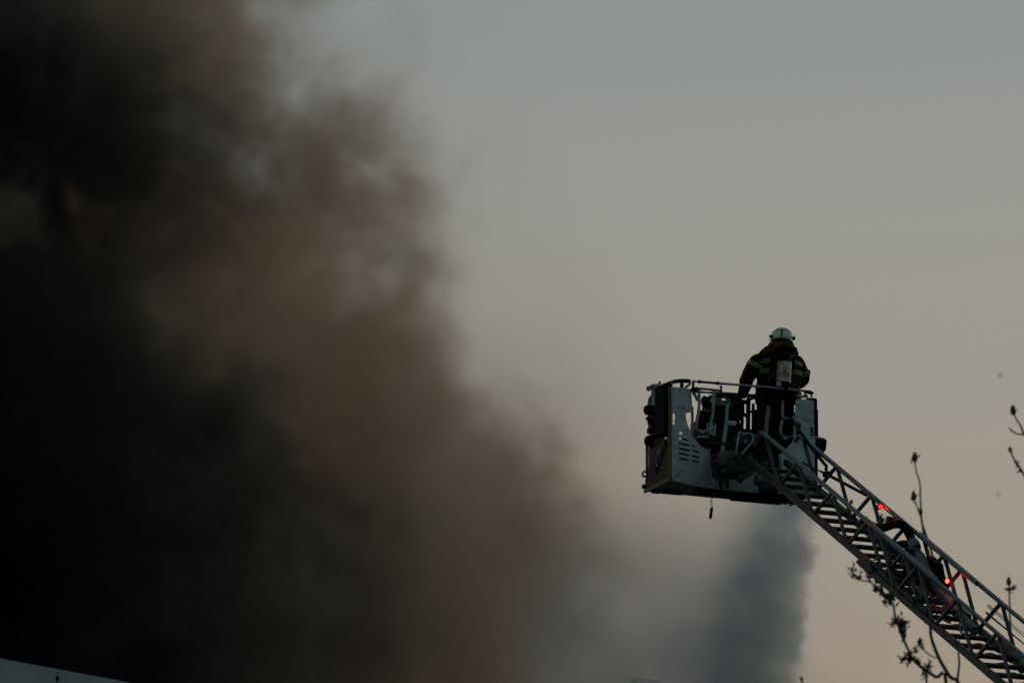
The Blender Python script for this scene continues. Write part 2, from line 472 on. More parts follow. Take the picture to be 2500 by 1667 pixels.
# angled rear panels, the left one traced, the right one its mirror image
pd = Vector((RU, RV, 0)).normalized(); pn = Vector((pd.y, -pd.x, 0))
PM = Matrix(((pd.x, 0, pn.x, 0), (pd.y, 0, pn.y, 0), (0, 1, 0, 0), (0, 0, 0, 1)))
def onp(px, py):
    h = hit(px, py, (0, 0, 0), pn); return (h.dot(pd), h.z)
pan_out = [onp(*p) for p in [(1637, 1172), (1637.5, 944), (1664, 946), (1680, 949), (1687, 956), (1689, 990), (1690, 1006), (1674, 1008), (1674, 1020),
                             (1677, 1034), (1682, 1046), (1690, 1062), (1699, 1076), (1708, 1087), (1719, 1094), (1727.5, 1097), (1728, 1166), (1735, 1168), (1736, 1193.5)]]
def slot(x0, y0, x1, h, sl=.22, cut=0):
    q = [(x0, y0), (x1 - cut, y0 + sl * (x1 - x0)), (x1, y0 + sl * (x1 - x0) + h), (x0, y0 + h)]
    return [onp(*p) for p in q][::-1]
holes = []
for k in range(5): holes.append(slot(1656.5 + (.6 if k == 0 else 0), 1067 + 12.2 * k, 1682.5, 4.6, cut=3 if k == 0 else 0))
holes.append(slot(1658, 1053.5, 1666, 6, .1))
holes.append(slot(1689, 1085, 1700, 5.5, .15, cut=7))
for k in range(3): holes.append(slot(1689, 1097.5 + 12.2 * k, 1708, 4.6))
holes.append(slot(1641.5, 1010, 1648.5, 15, 0)); holes.append(slot(1641.5, 1027, 1647.5, 9.5, 0))
for side in (None, WB):
    kx = 1.0 if side is None else .62
    PS = PM @ Matrix.Diagonal((kx, 1, 1, 1))
    pnl = plate('rear_panel', pan_out, holes, PS, .012, M_PANEL, cage, side)
    top = [onp(*p) for p in [(1639.5, 947), (1680, 951), (1686, 958), (1688, 1004), (1676, 1004), (1674, 998), (1640, 995)]]
    plate('riveted_plate', top, [], Matrix.Translation(pn * .009) @ PS, .006, M_PANEL, pnl, side)
    bm = bmesh.new()
    for (px, py) in [(1643, 951), (1643, 963), (1643, 978), (1650, 960), (1668, 961), (1650, 992), (1657, 990), (1664, 993), (1666, 997), (1684, 966), (1686, 980), (1686, 996),
                     (1638.5, 1000), (1638.5, 1042), (1686, 1060), (1638.5, 1080), (1638.5, 1112), (1725, 1100), (1725, 1124), (1726, 1160), (1690, 1181), (1668, 1178), (1718, 1186)]:
        a, z = onp(px, py); p = pd * a * kx + pn * .012 + Vector((0, 0, z))
        if side: p.x = WB - p.x
        n_ = Vector((-pn.x if side else pn.x, pn.y, 0))
        lathe(bm, p, [(0, .008), (.005, .007)], n_, 6)
    make('rivet_row', bm, M_DARKSTEEL, pnl)['kind'] = 'stuff'
    # folded post that edges the cut-away
    for pts in ([(1689, 992), (1690, 1030), (1689.5, 1066)], [(1731, 1096), (1731, 1168)]):
        q = [pd * onp(*p)[0] * kx + Vector((0, 0, onp(*p)[1])) + pn * .004 for p in pts]
        if side:
            for p in q: p.x = WB - p.x
        bm = bmesh.new(); tube(bm, q, .019, 4); make('edge_post', bm, M_TUBE, cage)
    # lime reflective corner
    x0 = 0 if side is None else WB
    sg = 1 if side is None else -1
    zt = onp(1637.5, 944)[1]
    bm = bmesh.new(); beam(bm, (x0 - sg * .006, -.006, .0), (x0 - sg * .006, -.006, zt), .035, .022)
    make('corner_tape', bm, M_LIME if side is None else M_BLACK, cage)
    # crease line pressed into the foot of the panel
    bm = bmesh.new(); q = [pd * onp(*p)[0] * kx + Vector((0, 0, onp(*p)[1])) + pn * .0085 for p in ((1639, 1171), (1662.5, 1151))]
    if side:
        for p in q: p.x = WB - p.x
    beam(bm, q[0], q[1], .008, .008); make('panel_crease', bm, M_DARKSTEEL, pnl)

# side panels: yellow film, slanted slots, lettering on the left one
SMat = Matrix(((0, 0, 1, 0), (1, 0, 0, 0), (0, 1, 0, 0), (0, 0, 0, 1)))       # 2D (v, z) on the plane u = const
def ons(px, py): h = onu(px, py, 0); return (h.y, h.z)
side_out = [ons(*p) for p in [(1636.5, 1171), (1577, 1203), (1580, 1190), (1583, 1150), (1590, 1105), (1600, 1072), (1612, 1064), (1636.5, 1060)]]
side_holes = []
for (a, b, wd) in (((1602, 1088), (1610.5, 1064.5), 2.4), ((1601.5, 1108), (1613, 1076), 2.8), ((1606, 1113), (1612.5, 1093), 2.6), ((1610, 1119), (1612, 1111), 2.4), ((1602, 1147), (1603, 1133), 3.0), ((1606.5, 1133), (1608, 1129), 2.2), ((1620.5, 1068), (1631, 1068), 0)):
    if wd: q = [(a[0], a[1]), (a[0] + wd, a[1] - 1), (b[0] + wd * .6, b[1]), (b[0] - wd * .4, b[1] + 1)]
    else: q = [(1620, 1067), (1631, 1068), (1623, 1072)]
    side_holes.append([ons(*p) for p in q])
for x0 in (0, WB):
    sp = plate('side_panel', side_out, side_holes, Matrix.Translation((x0 if x0 == 0 else x0 - .0, 0, 0)) @ SMat, .012, M_OLIVE, cage)
    sg = -1 if x0 == 0 else 1
    bm = bmesh.new(); beam(bm, (x0 + sg * .008, .02, .02), (x0 + sg * .008, DB - .02, .0), .01, .05); make('sill_tape', bm, M_LIME, sp)
    bm = bmesh.new(); box(bm, (x0, .185, .93), (.13, .29, .66)); make('padded_case', bm, M_BLACK, cage, bevel=.02)
    bm = bmesh.new(); beam(bm, (x0 - sg * .03, DB - .05, .02), (x0 - sg * .03, DB - .05, .62), .04, .04); make('corner_post', bm, M_BLACKP, cage)
me = text_mesh('MAGIRUS', .17)
a = Vector((0, *ons(1605.5, 1160))); b = Vector((0, *ons(1633, 1086)))
L_ = (b - a).length; d_ = (b - a).normalized()
wid = max(v.co.x for v in me.vertices)
up_ = Vector((-1, 0, 0)).cross(d_)
me.transform(Matrix(((d_.x, up_.x, -1, a.x - .009), (d_.y, up_.y, 0, a.y), (d_.z, up_.z, 0, a.z), (0, 0, 0, 1))) @ Matrix.Diagonal((L_ / wid, 1, 1, 1)))
me.materials.clear(); me.materials.append(M_PRINT)
o = link_obj('lettering', me, [c for c in cage.children if c.name.startswith('side_panel')][0])

# rear sill between the panels
def sheet(bm, pts, n, th):
    n = Vector(n).normalized(); a = [bm.verts.new(Vector(p) - n * th / 2) for p in pts]; b = [bm.verts.new(Vector(p) + n * th / 2) for p in pts]
    k_ = len(pts)
    for k in range(k_): bm.faces.new((a[k], a[(k + 1) % k_], b[(k + 1) % k_], b[k]))
    bm.faces.new(list(reversed(a))); bm.faces.new(b)
sill = piece('rear_sill', M_PANEL, cage, sheet, [(RU + .005, RV, .0), (WB - RU - .005, RV, .0), (WB - RU - .005, RV, .27), (RU + .005, RV, .27)], (0, 1, 0), .014)
bm = bmesh.new()
for px, py in ((1718, 1187), (1749, 1190), (1845, 1197), (1872, 1198), (1903, 1201)):
    q = onv(px, py, RV - .01); lathe(bm, q, [(-.004, .014), (.004, .012)], (0, -1, 0), 8)
make('bolt_row', bm, M_BLACK, sill)['kind'] = 'stuff'

# front wall of the basket, dark on the inside, with two upright gaps
def fw(pts, name, m_, th=.03, v=DB - .03):
    return piece(name, m_, cage, sheet, [onv(px, py, v) for px, py in pts], (0, 1, 0), th)
fw([(1842, 1000), (1958, 1008), (1955, 1062), (1842, 1052)], 'front_panel', M_BLACKP)
fw([(1690, 1076), (1806, 1085), (1806, 1215), (1690, 1205)], 'front_panel', M_BLACKP)
fw([(1580, 1150), (1613, 1150), (1614, 1086), (1640, 1080), (1664, 1076), (1665, 1060), (1690, 1060), (1690, 1207), (1578, 1197)], 'front_panel', M_BLACKP)
fw([(1806, 1046), (1960, 1060), (1945, 1226), (1806, 1215)], 'front_panel', M_BLACKP)
bm = bmesh.new()
for (x, wd, y0, y1) in ((1802.5, .03, 978, 1050), (1811.5, .035, 980, 1050), (1826, .05, 975, 1056), (1838, .03, 985, 1060)):
    piece('front_post', M_BLACKP, cage, beam, onv(x + 1, y0, DB - .03), onv(x, y1, DB - .03), wd, .028)
beam(bm, onv(1812, 1006, DB - .03), onv(1826, 1020, DB - .03), .03, .03)
beam(bm, onv(1826, 1005, DB - .03), onv(1842, 1005, DB - .03), .03, .03)
beam(bm, onv(1796, 979, DB - .03), onv(1830, 982, DB - .03), .03, .05)
make('front_frame', bm, M_BLACKP, cage)

# control console in the middle, with its screens and lit buttons
def con(px, py): return onv(px, py, .58)
con_pts = [con(*p) for p in [(1722, 1000), (1726, 967), (1738, 966), (1758, 968), (1775, 970), (1798, 972), (1808, 985), (1808, 1012), (1800, 1024), (1786, 1030), (1760, 1034), (1728, 1030)]]
console = piece('control_console', M_BLACKP, cage, sheet, con_pts, (0, 1, 0), .26, bevel=.02)
piece('console_hood', M_BLACKP, console, ball, con(1720, 980), .06, sc=(.8, .8, 1.3), smooth=True)
piece('hand_lamp', M_BLACK, cage, lathe, con(1722, 987) + Vector((0, -.15, 0)), [(-.08, .045), (.02, .05), (.05, .06), (.055, .058)], Vector((.2, -1, 0)), smooth=True)
M_LENS = mat('lamp_glass', (.30, .36, .40), .12, .2, .1, 20)
piece('lens', M_LENS, [c for c in cage.children if c.name.startswith('hand_lamp')][0], lathe, con(1724, 986) + Vector((.0, -.205, 0)), [(0, .046), (.006, .04)], Vector((.2, -1, 0)), smooth=True)
M_SCREEN = mat('dim_screen', (.03, .05, .05), .2, 0, .2, 10)
piece('screen', M_SCREEN, console, box, con(1752, 985) + Vector((0, -.135, 0)), (.24, .01, .1))
piece('indicator_light', glow('green_light', (.3, 1.0, .5), 1.2), console, box, con(1752.6, 980) + Vector((0, -.145, 0)), (.014, .01, .012))
piece('indicator_light', glow('amber_light', (1.0, .25, .05), .8), console, box, con(1757, 980.5) + Vector((0, -.145, 0)), (.022, .01, .010))
piece('console_body', M_BLACKP, cage, sheet, [con(*p) for p in [(1694, 1030), (1806, 1036), (1806, 1150), (1690, 1150)]], (0, 1, 0), .2)
drum = piece('hose_drum', M_BLACK, cage, lathe, con(1790, 1010) + Vector((0, .02, 0)), [(-.1, .09), (-.09, .115), (.09, .115), (.1, .09)], Vector((0, 1, 0)), seg=20, smooth=True)
# upright post and shelf in front of the console
bm = bmesh.new(); beam(bm, onv(1762, 1106, .34), onv(1772, 1040, .34), .05, .03); beam(bm, onv(1772, 1040, .34), onv(1775.5, 988, .34), .035, .03)
make('stanchion', bm, M_TUBE, cage)
piece('name_tab', M_PLATE, cage, box, onv(1784, 1033, .34) + Vector((0, -.02, 0)), (.12, .012, .055))
piece('cross_shelf', M_DARKSTEEL, cage, beam, onv(1730, 1080, .32), onv(1786, 1084, .32), .03, .03)
piece('seat_edge', M_BLACKP, cage, beam, onv(1728, 1070, .32), onv(1745, 1071, .32), .03, .03)

# instruction plate with its small print
ip = piece('instruction_plate', M_PLATE, cage, sheet, [onv(*p, .255) for p in [(1725.5, 1033), (1747.5, 1034.5), (1747.5, 1063), (1725.5, 1060.5)]], (0, 1, 0), .006)
bm = bmesh.new()
for px, py, sx, sz in ((1731, 1038, .04, .018), (1743, 1038, .02, .03), (1741, 1049, .022, .028), (1731, 1056, .018, .022), (1738, 1057, .012, .03), (1744, 1058, .014, .03), (1729, 1045, .012, .014), (1735, 1061, .04, .006), (1733, 1043, .03, .005), (1737, 1052, .02, .005)):
    box(bm, onv(px, py, .255) + Vector((0, -.005, 0)), (sx, .004, sz))
make('small_print', bm, M_PRINT, ip)['kind'] = 'stuff'

# the two tubular gates at the back, each with a black mesh infill
def tubes(name, paths, rad, m_, v, parent, n=4):
    bm = bmesh.new()
    for p in paths:
        q = [onv(x, y, v) for x, y in p]
        tube(bm, smooth_path(q, n) if n > 1 else q, rad, 8)
    return make(name, bm, m_, parent, True)
gl = tubes('gate_frame', [[(1706.5, 951), (1707, 975), (1706, 1000), (1702, 1022), (1699, 1040), (1702, 1050), (1710, 1053), (1722, 1053), (1730, 1049), (1735, 1035), (1740, 1010), (1742.5, 980), (1743, 953)],
                          [(1707, 1003.5), (1741, 1005)], [(1692, 958), (1698, 966), (1703, 978)]], .021, M_TUBE, RV - .02, cage)
piece('gate_infill', M_BLACK, gl, sheet, [onv(*p, RV + .03) for p in [(1708, 1007), (1740, 1008), (1734, 1035), (1728, 1050), (1704, 1049), (1701, 1040), (1706, 1015)]], (0, 1, 0), .02)
tubes('gate_top_bar', [[(1682, 953), (1690, 946.5), (1762, 953.5)], [(1692, 947), (1692.5, 930)], [(1760.5, 952), (1760, 941)]], .017, M_TUBE, RV - .03, gl, 1)
piece('gate_hinge', M_DARKSTEEL, gl, box, onv(1714, 1058, RV - .02), (.17, .06, .05), bevel=.008)
piece('latch', M_PLATE, gl, box, onv(1714, 1055, RV - .05), (.06, .03, .03), bevel=.006)
piece('gate_step', M_TUBE, gl, beam, onv(1704, 1066, RV - .04), onv(1728, 1067, RV - .04), .05, .025)
piece('gate_step_guard', M_BLACKP, gl, box, onv(1715, 1074, RV - .02), (.14, .05, .04))
gr = tubes('gate_frame', [[(1912, 965), (1911, 990), (1911, 1014), (1915, 1020.5), (1930, 1021.5), (1947, 1022.5)], [(1946, 968), (1953, 972), (1954, 990), (1951, 1020), (1946, 1048), (1939, 1062), (1925, 1067), (1912, 1064), (1906, 1055), (1907, 1040), (1910, 1026)]], .021, M_TUBE, RV - .02, cage)
piece('gate_infill', M_BLACK, gr, sheet, [onv(*p, RV + .03) for p in [(1913, 1024), (1949, 1026), (1945, 1046), (1937, 1061), (1912, 1060), (1908, 1050)]], (0, 1, 0), .02)
tubes('gate_top_bar', [[(1896, 962.5), (1930, 965.5), (1966, 968)], [(1897, 962), (1896, 950)], [(1965, 967), (1966, 954)]], .017, M_TUBE, RV - .03, gr, 1)
piece('gate_hinge', M_DARKSTEEL, gr, box, onv(1920, 1074, RV - .02), (.17, .06, .05), bevel=.008)
piece('latch', M_PLATE, gr, box, onv(1918, 1070, RV - .05), (.06, .03, .03), bevel=.006)
bm = bmesh.new()
for x in (1906, 1934): beam(bm, onv(x, 1070, RV - .03), onv(x + 1, 1084, RV - .03), .02, .02)
beam(bm, onv(1906, 1083, RV - .03), onv(1932, 1084, RV - .03), .02, .02); make('gate_step_guard', bm, M_DARKSTEEL, gr)

# hand rails
VR = .10
rl = tubes('back_rail', [[(1692, 930.5), (1760, 936), (1830, 941.5), (1903, 947.5), (1967, 954.5)]], .016, M_TUBE, VR, cage, 2)
bm = bmesh.new(); tube(bm, [onv(1705, 931.6, VR), onv(1755, 935.7, VR)], .024, 10); make('rail_grip', bm, M_BLACK, rl, True)
piece('rail_bracket', M_DARKSTEEL, rl, beam, onv(1692.3, 930.5, VR), onv(1692.3, 948, VR), .02, .02)
fr = tubes('front_rail', [[(1690, 955.5), (1760, 960), (1800, 963), (1860, 968), (1950, 976)]], .022, M_BLACK, DB - .03, cage, 1)
bm = bmesh.new(); tube(bm, [onv(1746, 959.4, DB - .03), onv(1770, 961, DB - .03)], .0245, 10); make('rail_sleeve', bm, M_TUBE, fr, True)
piece('rail_post', M_BLACKP, fr, beam, onv(1797, 962, DB - .03), onv(1797, 985, DB - .03), .06, .03)
tubes('front_loop', [[(1824, 985), (1826, 973), (1832, 966), (1845, 964)], [(1828, 984), (1830, 976), (1838, 972), (1850, 971)]], .017, M_BLACK, DB - .03, fr)
# padded corner rail, left, and its twin on the right
bm = bmesh.new(); q = [(1616.5, 949), (1618, 942), (1628, 938.5), (1640, 933.5), (1652, 930.5), (1668, 929.6), (1684, 930)]
tube(bm, smooth_path([onv(x, y, .30 - .3 * (x - 1616) / 68) for x, y in q]), .026, 10)
cr = make('padded_corner_rail', bm, M_BLACK, cage, True)
bm = bmesh.new(); tube(bm, smooth_path([onv(x, y, .0) for x, y in ((1683, 930), (1685.5, 933), (1683, 938), (1673, 946))]), .017, 8)
tube(bm, [onv(1638, 945, .05), onv(1641, 933, .08)], .016, 8); tube(bm, [onv(1616.5, 948, .28), onv(1617.5, 942, .28)], .018, 8)
make('rail_stay', bm, M_TUBE, cr, True)['kind'] = 'stuff'
piece('stub', M_DARKSTEEL, cage, lathe, onv(1664.5, 946, .1), [(0, .024), (.06, .024), (.065, .018)], seg=10)
for k in range(3): piece('rail_bush', M_DARKSTEEL, cage, box, onv(1686 + 7 * k, 950 + (3 - 2 * k), RV - .05 - .05 * k), (.05, .05, .035), bevel=.008)

# lamps, pipe and lifting eye at the front left corner
VF = DB + .02
mast = tubes('lamp_mast', [[(1600, 945), (1598, 985), (1594, 1030), (1590, 1080), (1588, 1120), (1589, 1148)]], .042, M_TUBE, VF - .1, cage)
piece('mast_head', M_TUBE, mast, lathe, onv(1601, 966, VF - .1), [(0, .06), (.06, .062), (.062, .05), (.12, .05), (.122, .062), (.145, .062)], seg=14, smooth=True)
piece('mast_arm', M_TUBE, mast, beam, onv(1606, 958, VF - .1), onv(1618, 958, .4), .07, .07)
piece('nozzle', M_PIPE, mast, lathe, onv(1597, 944, VF - .1), [(0, .03), (.04, .03), (.1, .032), (.102, .02)], Vector((-.86, 0, -.32)), smooth=True)
piece('mast_clip', M_DARKSTEEL, mast, box, onv(1610.5, 938, VF - .1), (.02, .03, .07))
tubes('side_pipe', [[(1592, 968), (1587, 978), (1586, 1000), (1588, 1020)]], .03, M_PIPE, VF - .06, mast)
tubes('lower_pipe', [[(1583, 1090), (1582, 1115), (1582, 1135), (1586, 1150)]], .028, M_TUBE, VF - .02, mast)
for (px, py, r_) in ((1586, 1001, .066), (1588, 1076.5, .072)):
    lp = piece('floodlight', M_BLACK, cage, lathe, onv(px + 12, py + 1, VF - .24), [(-.04, .05), (.0, r_), (.10, r_), (.125, r_ * .8), (.14, r_ * .45)], Vector((-1, .25, .04)), seg=16, smooth=True)
    piece('bracket', M_BLACKP, lp, box, onv(px + 15, py + 4, VF - .2), (.10, .12, .12), bevel=.01)
    tubes('lamp_cable', [[(px + 2, py + 14), (px - 4, py + 24), (px - 4, py + 34), (px + 3, py + 42)]], .006, M_CABLE, VF - .2, lp)
bm = bmesh.new()
for px, py in ((1584, 1022), (1590, 1028), (1586, 1052), (1596, 1045), (1600, 1058), (1604, 1000)): box(bm, onv(px, py, VF - .2), (.05 + random.random() * .03, .06, .04 + random.random() * .04), Matrix.Rotation(random.random(), 3, 'Y'))
make('lamp_fittings', bm, M_BLACKP, cage)['kind'] = 'stuff'
piece('fitting_block', M_DARKSTEEL, cage, box, onv(1596, 1038, VF - .1), (.12, .1, .10), bevel=.01)
tubes('lifting_eye', [[(1584, 1150), (1573, 1151), (1568.5, 1157), (1571, 1162), (1582, 1164)]], .014, M_TUBE, VF, cage)
piece('eye_block', M_BLACK, cage, box, onv(1586, 1162, VF - .03), (.07, .08, .14), bevel=.01)
piece('stub', M_BLACKP, cage, lathe, onv(1581, 1188, VF - .04), [(0, .03), (.07, .03)], Vector((-1, 0, 0)), seg=10)
# lamp and red tag on the right rear corner, folding step outside
piece('corner_lamp', M_BLACK, cage, ball, onv(1976, 957.5, .05), .075, sc=(.85, .5, .32), rot=Matrix.Rotation(.2, 3, 'Y'), smooth=True)
piece('lamp_foot', M_TUBE, cage, beam, onv(1968, 962, .05), onv(1971, 972, .05), .03, .02)
piece('lamp_foot', M_TUBE, cage, beam, onv(1980, 962, .05), onv(1982, 970, .05), .015, .02)
piece('red_tag', M_RED, cage, box, onv(1952, 960, .12), (.05, .02, .03))
piece('side_edge', M_BLACK, cage, box, (WB + .03, .06, .80), (.05, .10, .62), bevel=.01)
fs = piece('folding_step', M_BLACKP, cage, sheet, [hit(px, py, (0, -.1, 0), (0, 1, 0)) for px, py in [(1990, 1070), (2004, 1069.5), (2013, 1071), (2016, 1078), (2014, 1098), (2001, 1118), (1990, 1122)]], (0, 1, 0), .1, bevel=.02)
piece('step_bar', M_TUBE, cage, beam, onv(1978, 1066, -.14), onv(2010, 1070, -.14), .02, .02)
piece('lower_shield', M_PANEL, cage, sheet, [hit(px, py, (0, .02, 0), (.1, 1, 0)) for px, py in [(1905, 1110), (1934, 1080), (1941, 1062), (1990, 1072), (1988, 1140), (1960, 1178), (1915, 1190)]], (.1, 1, 0), .014)

# pivot between basket and ladder: brackets, hydraulic cylinder, tan cover
VP = .05
pv = piece('pivot_cover', M_TAN, cage, sheet, [onv(*p, VP) for p in [(1740, 1108), (1765, 1104), (1800, 1098), (1812, 1103), (1806, 1120), (1800, 1136), (1790, 1152), (1783, 1158), (1776, 1148), (1765, 1142), (1748, 1140), (1738, 1128)]], (0, 1, 0), .16, bevel=.02)
for k, (a, b, th_) in enumerate((((1742, 1138), (1752, 1172), .05), ((1758, 1136), (1770, 1176), .04), ((1776, 1150), (1792, 1112), .05), ((1800, 1130), (1838, 1118), .06), ((1806, 1148), (1846, 1140), .05),
        ((1812, 1166), (1840, 1150), .07), ((1826, 1106), (1850, 1128), .06), ((1738, 1160), (1800, 1166), .05), ((1738, 1120), (1748, 1112), .04), ((1790, 1160), (1812, 1176), .06))):
    piece('pivot_link', M_TAN if k in (2, 5) else M_DARKSTEEL, cage, beam, onv(*a, VP - .10 + .03 * (k % 3)), onv(*b, VP - .12 + .03 * (k % 2)), th_, th_ * .7, Vector((0, 1, .2)), bevel=.006)
for k, (px, py) in enumerate(((1746, 1130), (1765, 1150), (1796, 1118), (1812, 1150), (1842, 1122), (1790, 1136))):
    piece('pivot_pin', M_PIPE if k % 2 else M_DARKSTEEL, cage, lathe, onv(px, py, VP - .15), [(-.05, .022), (.045, .024), (.05, .02)], Vector((.2, -1, 0)), seg=10)
bm = bmesh.new()
for a, b in (((1745, 1104), (1770, 1140)), ((1790, 1100), (1770, 1146)), ((1808, 1100), (1840, 1070)), ((1780, 1120), (1800, 1095))):
    qa, qb = onv(*a, VP - .12), onv(*b, VP - .12); mid = (qa + qb) / 2 + Vector((.02, -.03, -.05)); tube(bm, smooth_path([qa, mid, qb]), .011, 6)
make('hydraulic_hose', bm, M_CABLE, cage, True)['kind'] = 'stuff'
piece('pivot_beam', M_DARKSTEEL, cage, box, (.86, .02, .20), (.30, .40, .12), bevel=.02)
piece('pivot_drum', M_DARKSTEEL, cage, lathe, onv(1818, 1078, -.1), [(-.14, .08), (-.13, .1), (.13, .1), (.14, .08)], Vector((.3, -1, 0)), seg=16, smooth=True)
piece('pivot_boss', M_PIPE, cage, lathe, onv(1818, 1078, -.24), [(0, .03), (.02, .026)], Vector((.3, -1, 0)), seg=12)
tubes('pivot_guard', [[(1797, 1106), (1804, 1060), (1809, 1056), (1814, 1060), (1830, 1058), (1838, 1066), (1836, 1078), (1826, 1090), (1812, 1108)]], .014, M_TUBE, -.26, cage)
bm = bmesh.new()
lathe(bm, onv(1879, 1178, -.1), [(-.2, .07), (.2, .07)], Vector((1, 0, -.1)), 14); make('tilt_cylinder', bm, M_TAN, cage, True)
for k in range(2): piece('pivot_bracket', M_DARKSTEEL, cage, beam, onv(1756 + 17 * k, 1150 + 4 * k, -.02), onv(1760 + 17 * k, 1190 + k, .1), .035, .05)
piece('grab_pole', M_PIPE, cage, beam, onv(1869, 1062, .2), onv(1876, 992, .24), .045, .03)

# pull cord hanging from the floor
pc0 = onv(1737, 1207, RV + .05)
cord = thing('pull_cord', 'short dark strap on a small chain hanging under the basket', 'hanging strap', B0 + Matrix.Rotation(YAW, 3, 'Z') @ pc0, YAW)
bm = bmesh.new()
for k in range(5):
    c_ = Vector((0, 0, -.02 - k * .024)); tube(bm, [c_ + Vector((.010 * math.cos(t * math.pi / 4), .010 * math.sin(t * math.pi / 4) * (k % 2), .016 * math.sin(t * math.pi / 4))) for t in range(9)], .003, 5, cap=False)
tube(bm, [(0, 0, .04), (0, 0, -.01)], .003, 5); make('chain', bm, M_TUBE, cord)
bm = bmesh.new(); tube(bm, [Vector((.02 * math.cos(t * math.pi / 5), 0, -.15 + .02 * math.sin(t * math.pi / 5))) for t in range(11)], .004, 6, cap=False); make('ring', bm, M_TUBE, cord)
bm = bmesh.new(); beam(bm, (.004, 0, -.17), (-.02, 0, -.31), .035, .03); make('strap', bm, M_BLACK, cord, bevel=.006)
# ------------------------------------------------------------------ turntable ladder
SL = R(30.5)
CH, HT, WL = .022, .43, .535
l0 = onv(1866, 1060, -.88)
ladder = thing('turntable_ladder', 'long steel lattice ladder of a fire engine reaching up to the basket', 'ladder', B0 + Matrix.Rotation(YAW, 3, 'Z') @ l0, YAW)
def lp(s, w, n): return Vector((w, -s * math.cos(SL) - n * math.sin(SL), -s * math.sin(SL) + n * math.cos(SL)))
LUP = lp(0, 0, 1)
RZf = Matrix.Rotation(YAW, 3, 'Z')
def onl(px, py, w):
    """pixel -> (s, n) on the ladder's lengthwise plane at sideways distance w"""
    q = hit(px, py, l0 + Vector((w, 0, 0)), (1, 0, 0)) - l0
    return (-q.y * math.cos(SL) - q.z * math.sin(SL), -q.y * math.sin(SL) + q.z * math.cos(SL))

def section(s0, s1, wl, wr, nt_, nb, rt, rb, pitch, rung_w, phase=0.0, first=True):
    sec = bpy.data.objects.new('ladder_section', None); C.objects.link(sec); sec.parent = ladder; sec.empty_display_size = .1
    # four chords
    for w_ in (wl, wr):
        bm = bmesh.new()
        if first:
            tube(bm, smooth_path([lp(s0 - .16, w_, nt_ - .10), lp(s0 - .10, w_, nt_ - .02), lp(s0, w_, nt_), lp(s0 + .3, w_, nt_)]) + [lp(s1, w_, nt_)], rt, 10)
        else:
            tube(bm, [lp(s0, w_, nt_), lp(s1, w_, nt_)], rt, 10)
        make('hand_rail', bm, M_LADDER, sec, True)
        bm = bmesh.new(); beam(bm, lp(s0 - (.3 if first else 0), w_, nb), lp(s1, w_, nb), rb * 1.6, rb * 2, LUP)
        make('side_rail', bm, M_SIDERAIL, sec, bevel=.006)
        # lattice: an upright, then a slanting brace, again and again
        s = s0 + phase; k = 0
        while s + pitch * .55 < s1:
            bm = bmesh.new(); beam(bm, lp(s + .02, w_, nt_ - .01), lp(s + pitch * .62, w_, nb + .01), .034, .034, Vector((1, 0, 0))); make('upright', bm, M_LATTICE, sec)
            if s + pitch < s1:
                bm = bmesh.new(); beam(bm, lp(s + pitch * .66, w_, nb + .01), lp(s + pitch - .02, w_, nt_ - .01), .036, .036, Vector((1, 0, 0))); make('brace', bm, M_LATTICE, sec)
            s += pitch
    s = s0 + .1
    while s < s1:
        bm = bmesh.new(); beam(bm, lp(s, wl + .02, nb + .005), lp(s, wr - .02, nb + .005), .065, .048, LUP); make('rung', bm, M_DARKSTEEL, sec, bevel=.006)
        s += .31
    return sec
END = 15.0
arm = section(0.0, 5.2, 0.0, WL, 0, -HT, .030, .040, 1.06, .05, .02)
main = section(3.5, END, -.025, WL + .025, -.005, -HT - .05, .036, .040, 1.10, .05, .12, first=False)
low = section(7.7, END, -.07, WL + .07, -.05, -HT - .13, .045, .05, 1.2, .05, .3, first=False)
# second, thinner rung line below the treads and slanted stays under them
bm = bmesh.new()
for k in range(30):
    s = 4.2 + .31 * k; tube(bm, smooth_path([lp(s + .05, .0, -HT - .09), lp(s - .02, WL * .5, -HT - .02), lp(s + .05, WL, -HT - .09)], 3), .012, 5)
make('under_stay', bm, M_LADDER, main)['kind'] = 'stuff'

# knuckle of the bending tip: cheek plates, links, black hose loop and the grey water pipe
KN = 4.4
for w_ in (-.06, WL + .06):
    piece('knuckle_plate', M_DARKSTEEL, ladder, sheet, [lp(3.26, w_, -.50), lp(3.62, w_, -.515), lp(3.74, w_, -.44), lp(3.62, w_, -.36), lp(3.36, w_, -.38)], (1, 0, 0), .03, bevel=.008)
rnd = random.Random(11)
for k in range(15):
    s = 3.4 + rnd.random() * 1.7
    q = lp(s, rnd.random() * WL, -.46 + rnd.random() * .24)
    piece('knuckle_link', M_BLACKP, ladder, box, q, (.04 + rnd.random() * .06, .03 + rnd.random() * .09, .02 + rnd.random() * .04), Matrix.Rotation(rnd.random() * 3, 3, 'X'), bevel=.006)
bm = bmesh.new()
for k in range(6):
    s = 3.5 + k * .36; tube(bm, smooth_path([lp(s, .03, -.38), lp(s + .15, .15 + .05 * (k % 3), -.28), lp(s + .4, .1 + .06 * (k % 2), -.40), lp(s + .7, .06, -.36)]), .014, 6)
make('hydraulic_hose', bm, M_CABLE, ladder, True)['kind'] = 'stuff'
piece('pulley', M_DARKSTEEL, ladder, lathe, lp(4.85, .02, -.30), [(-.02, .1), (-.012, .085), (.012, .085), (.02, .1)], Vector((1, 0, 0)), seg=18, smooth=True)

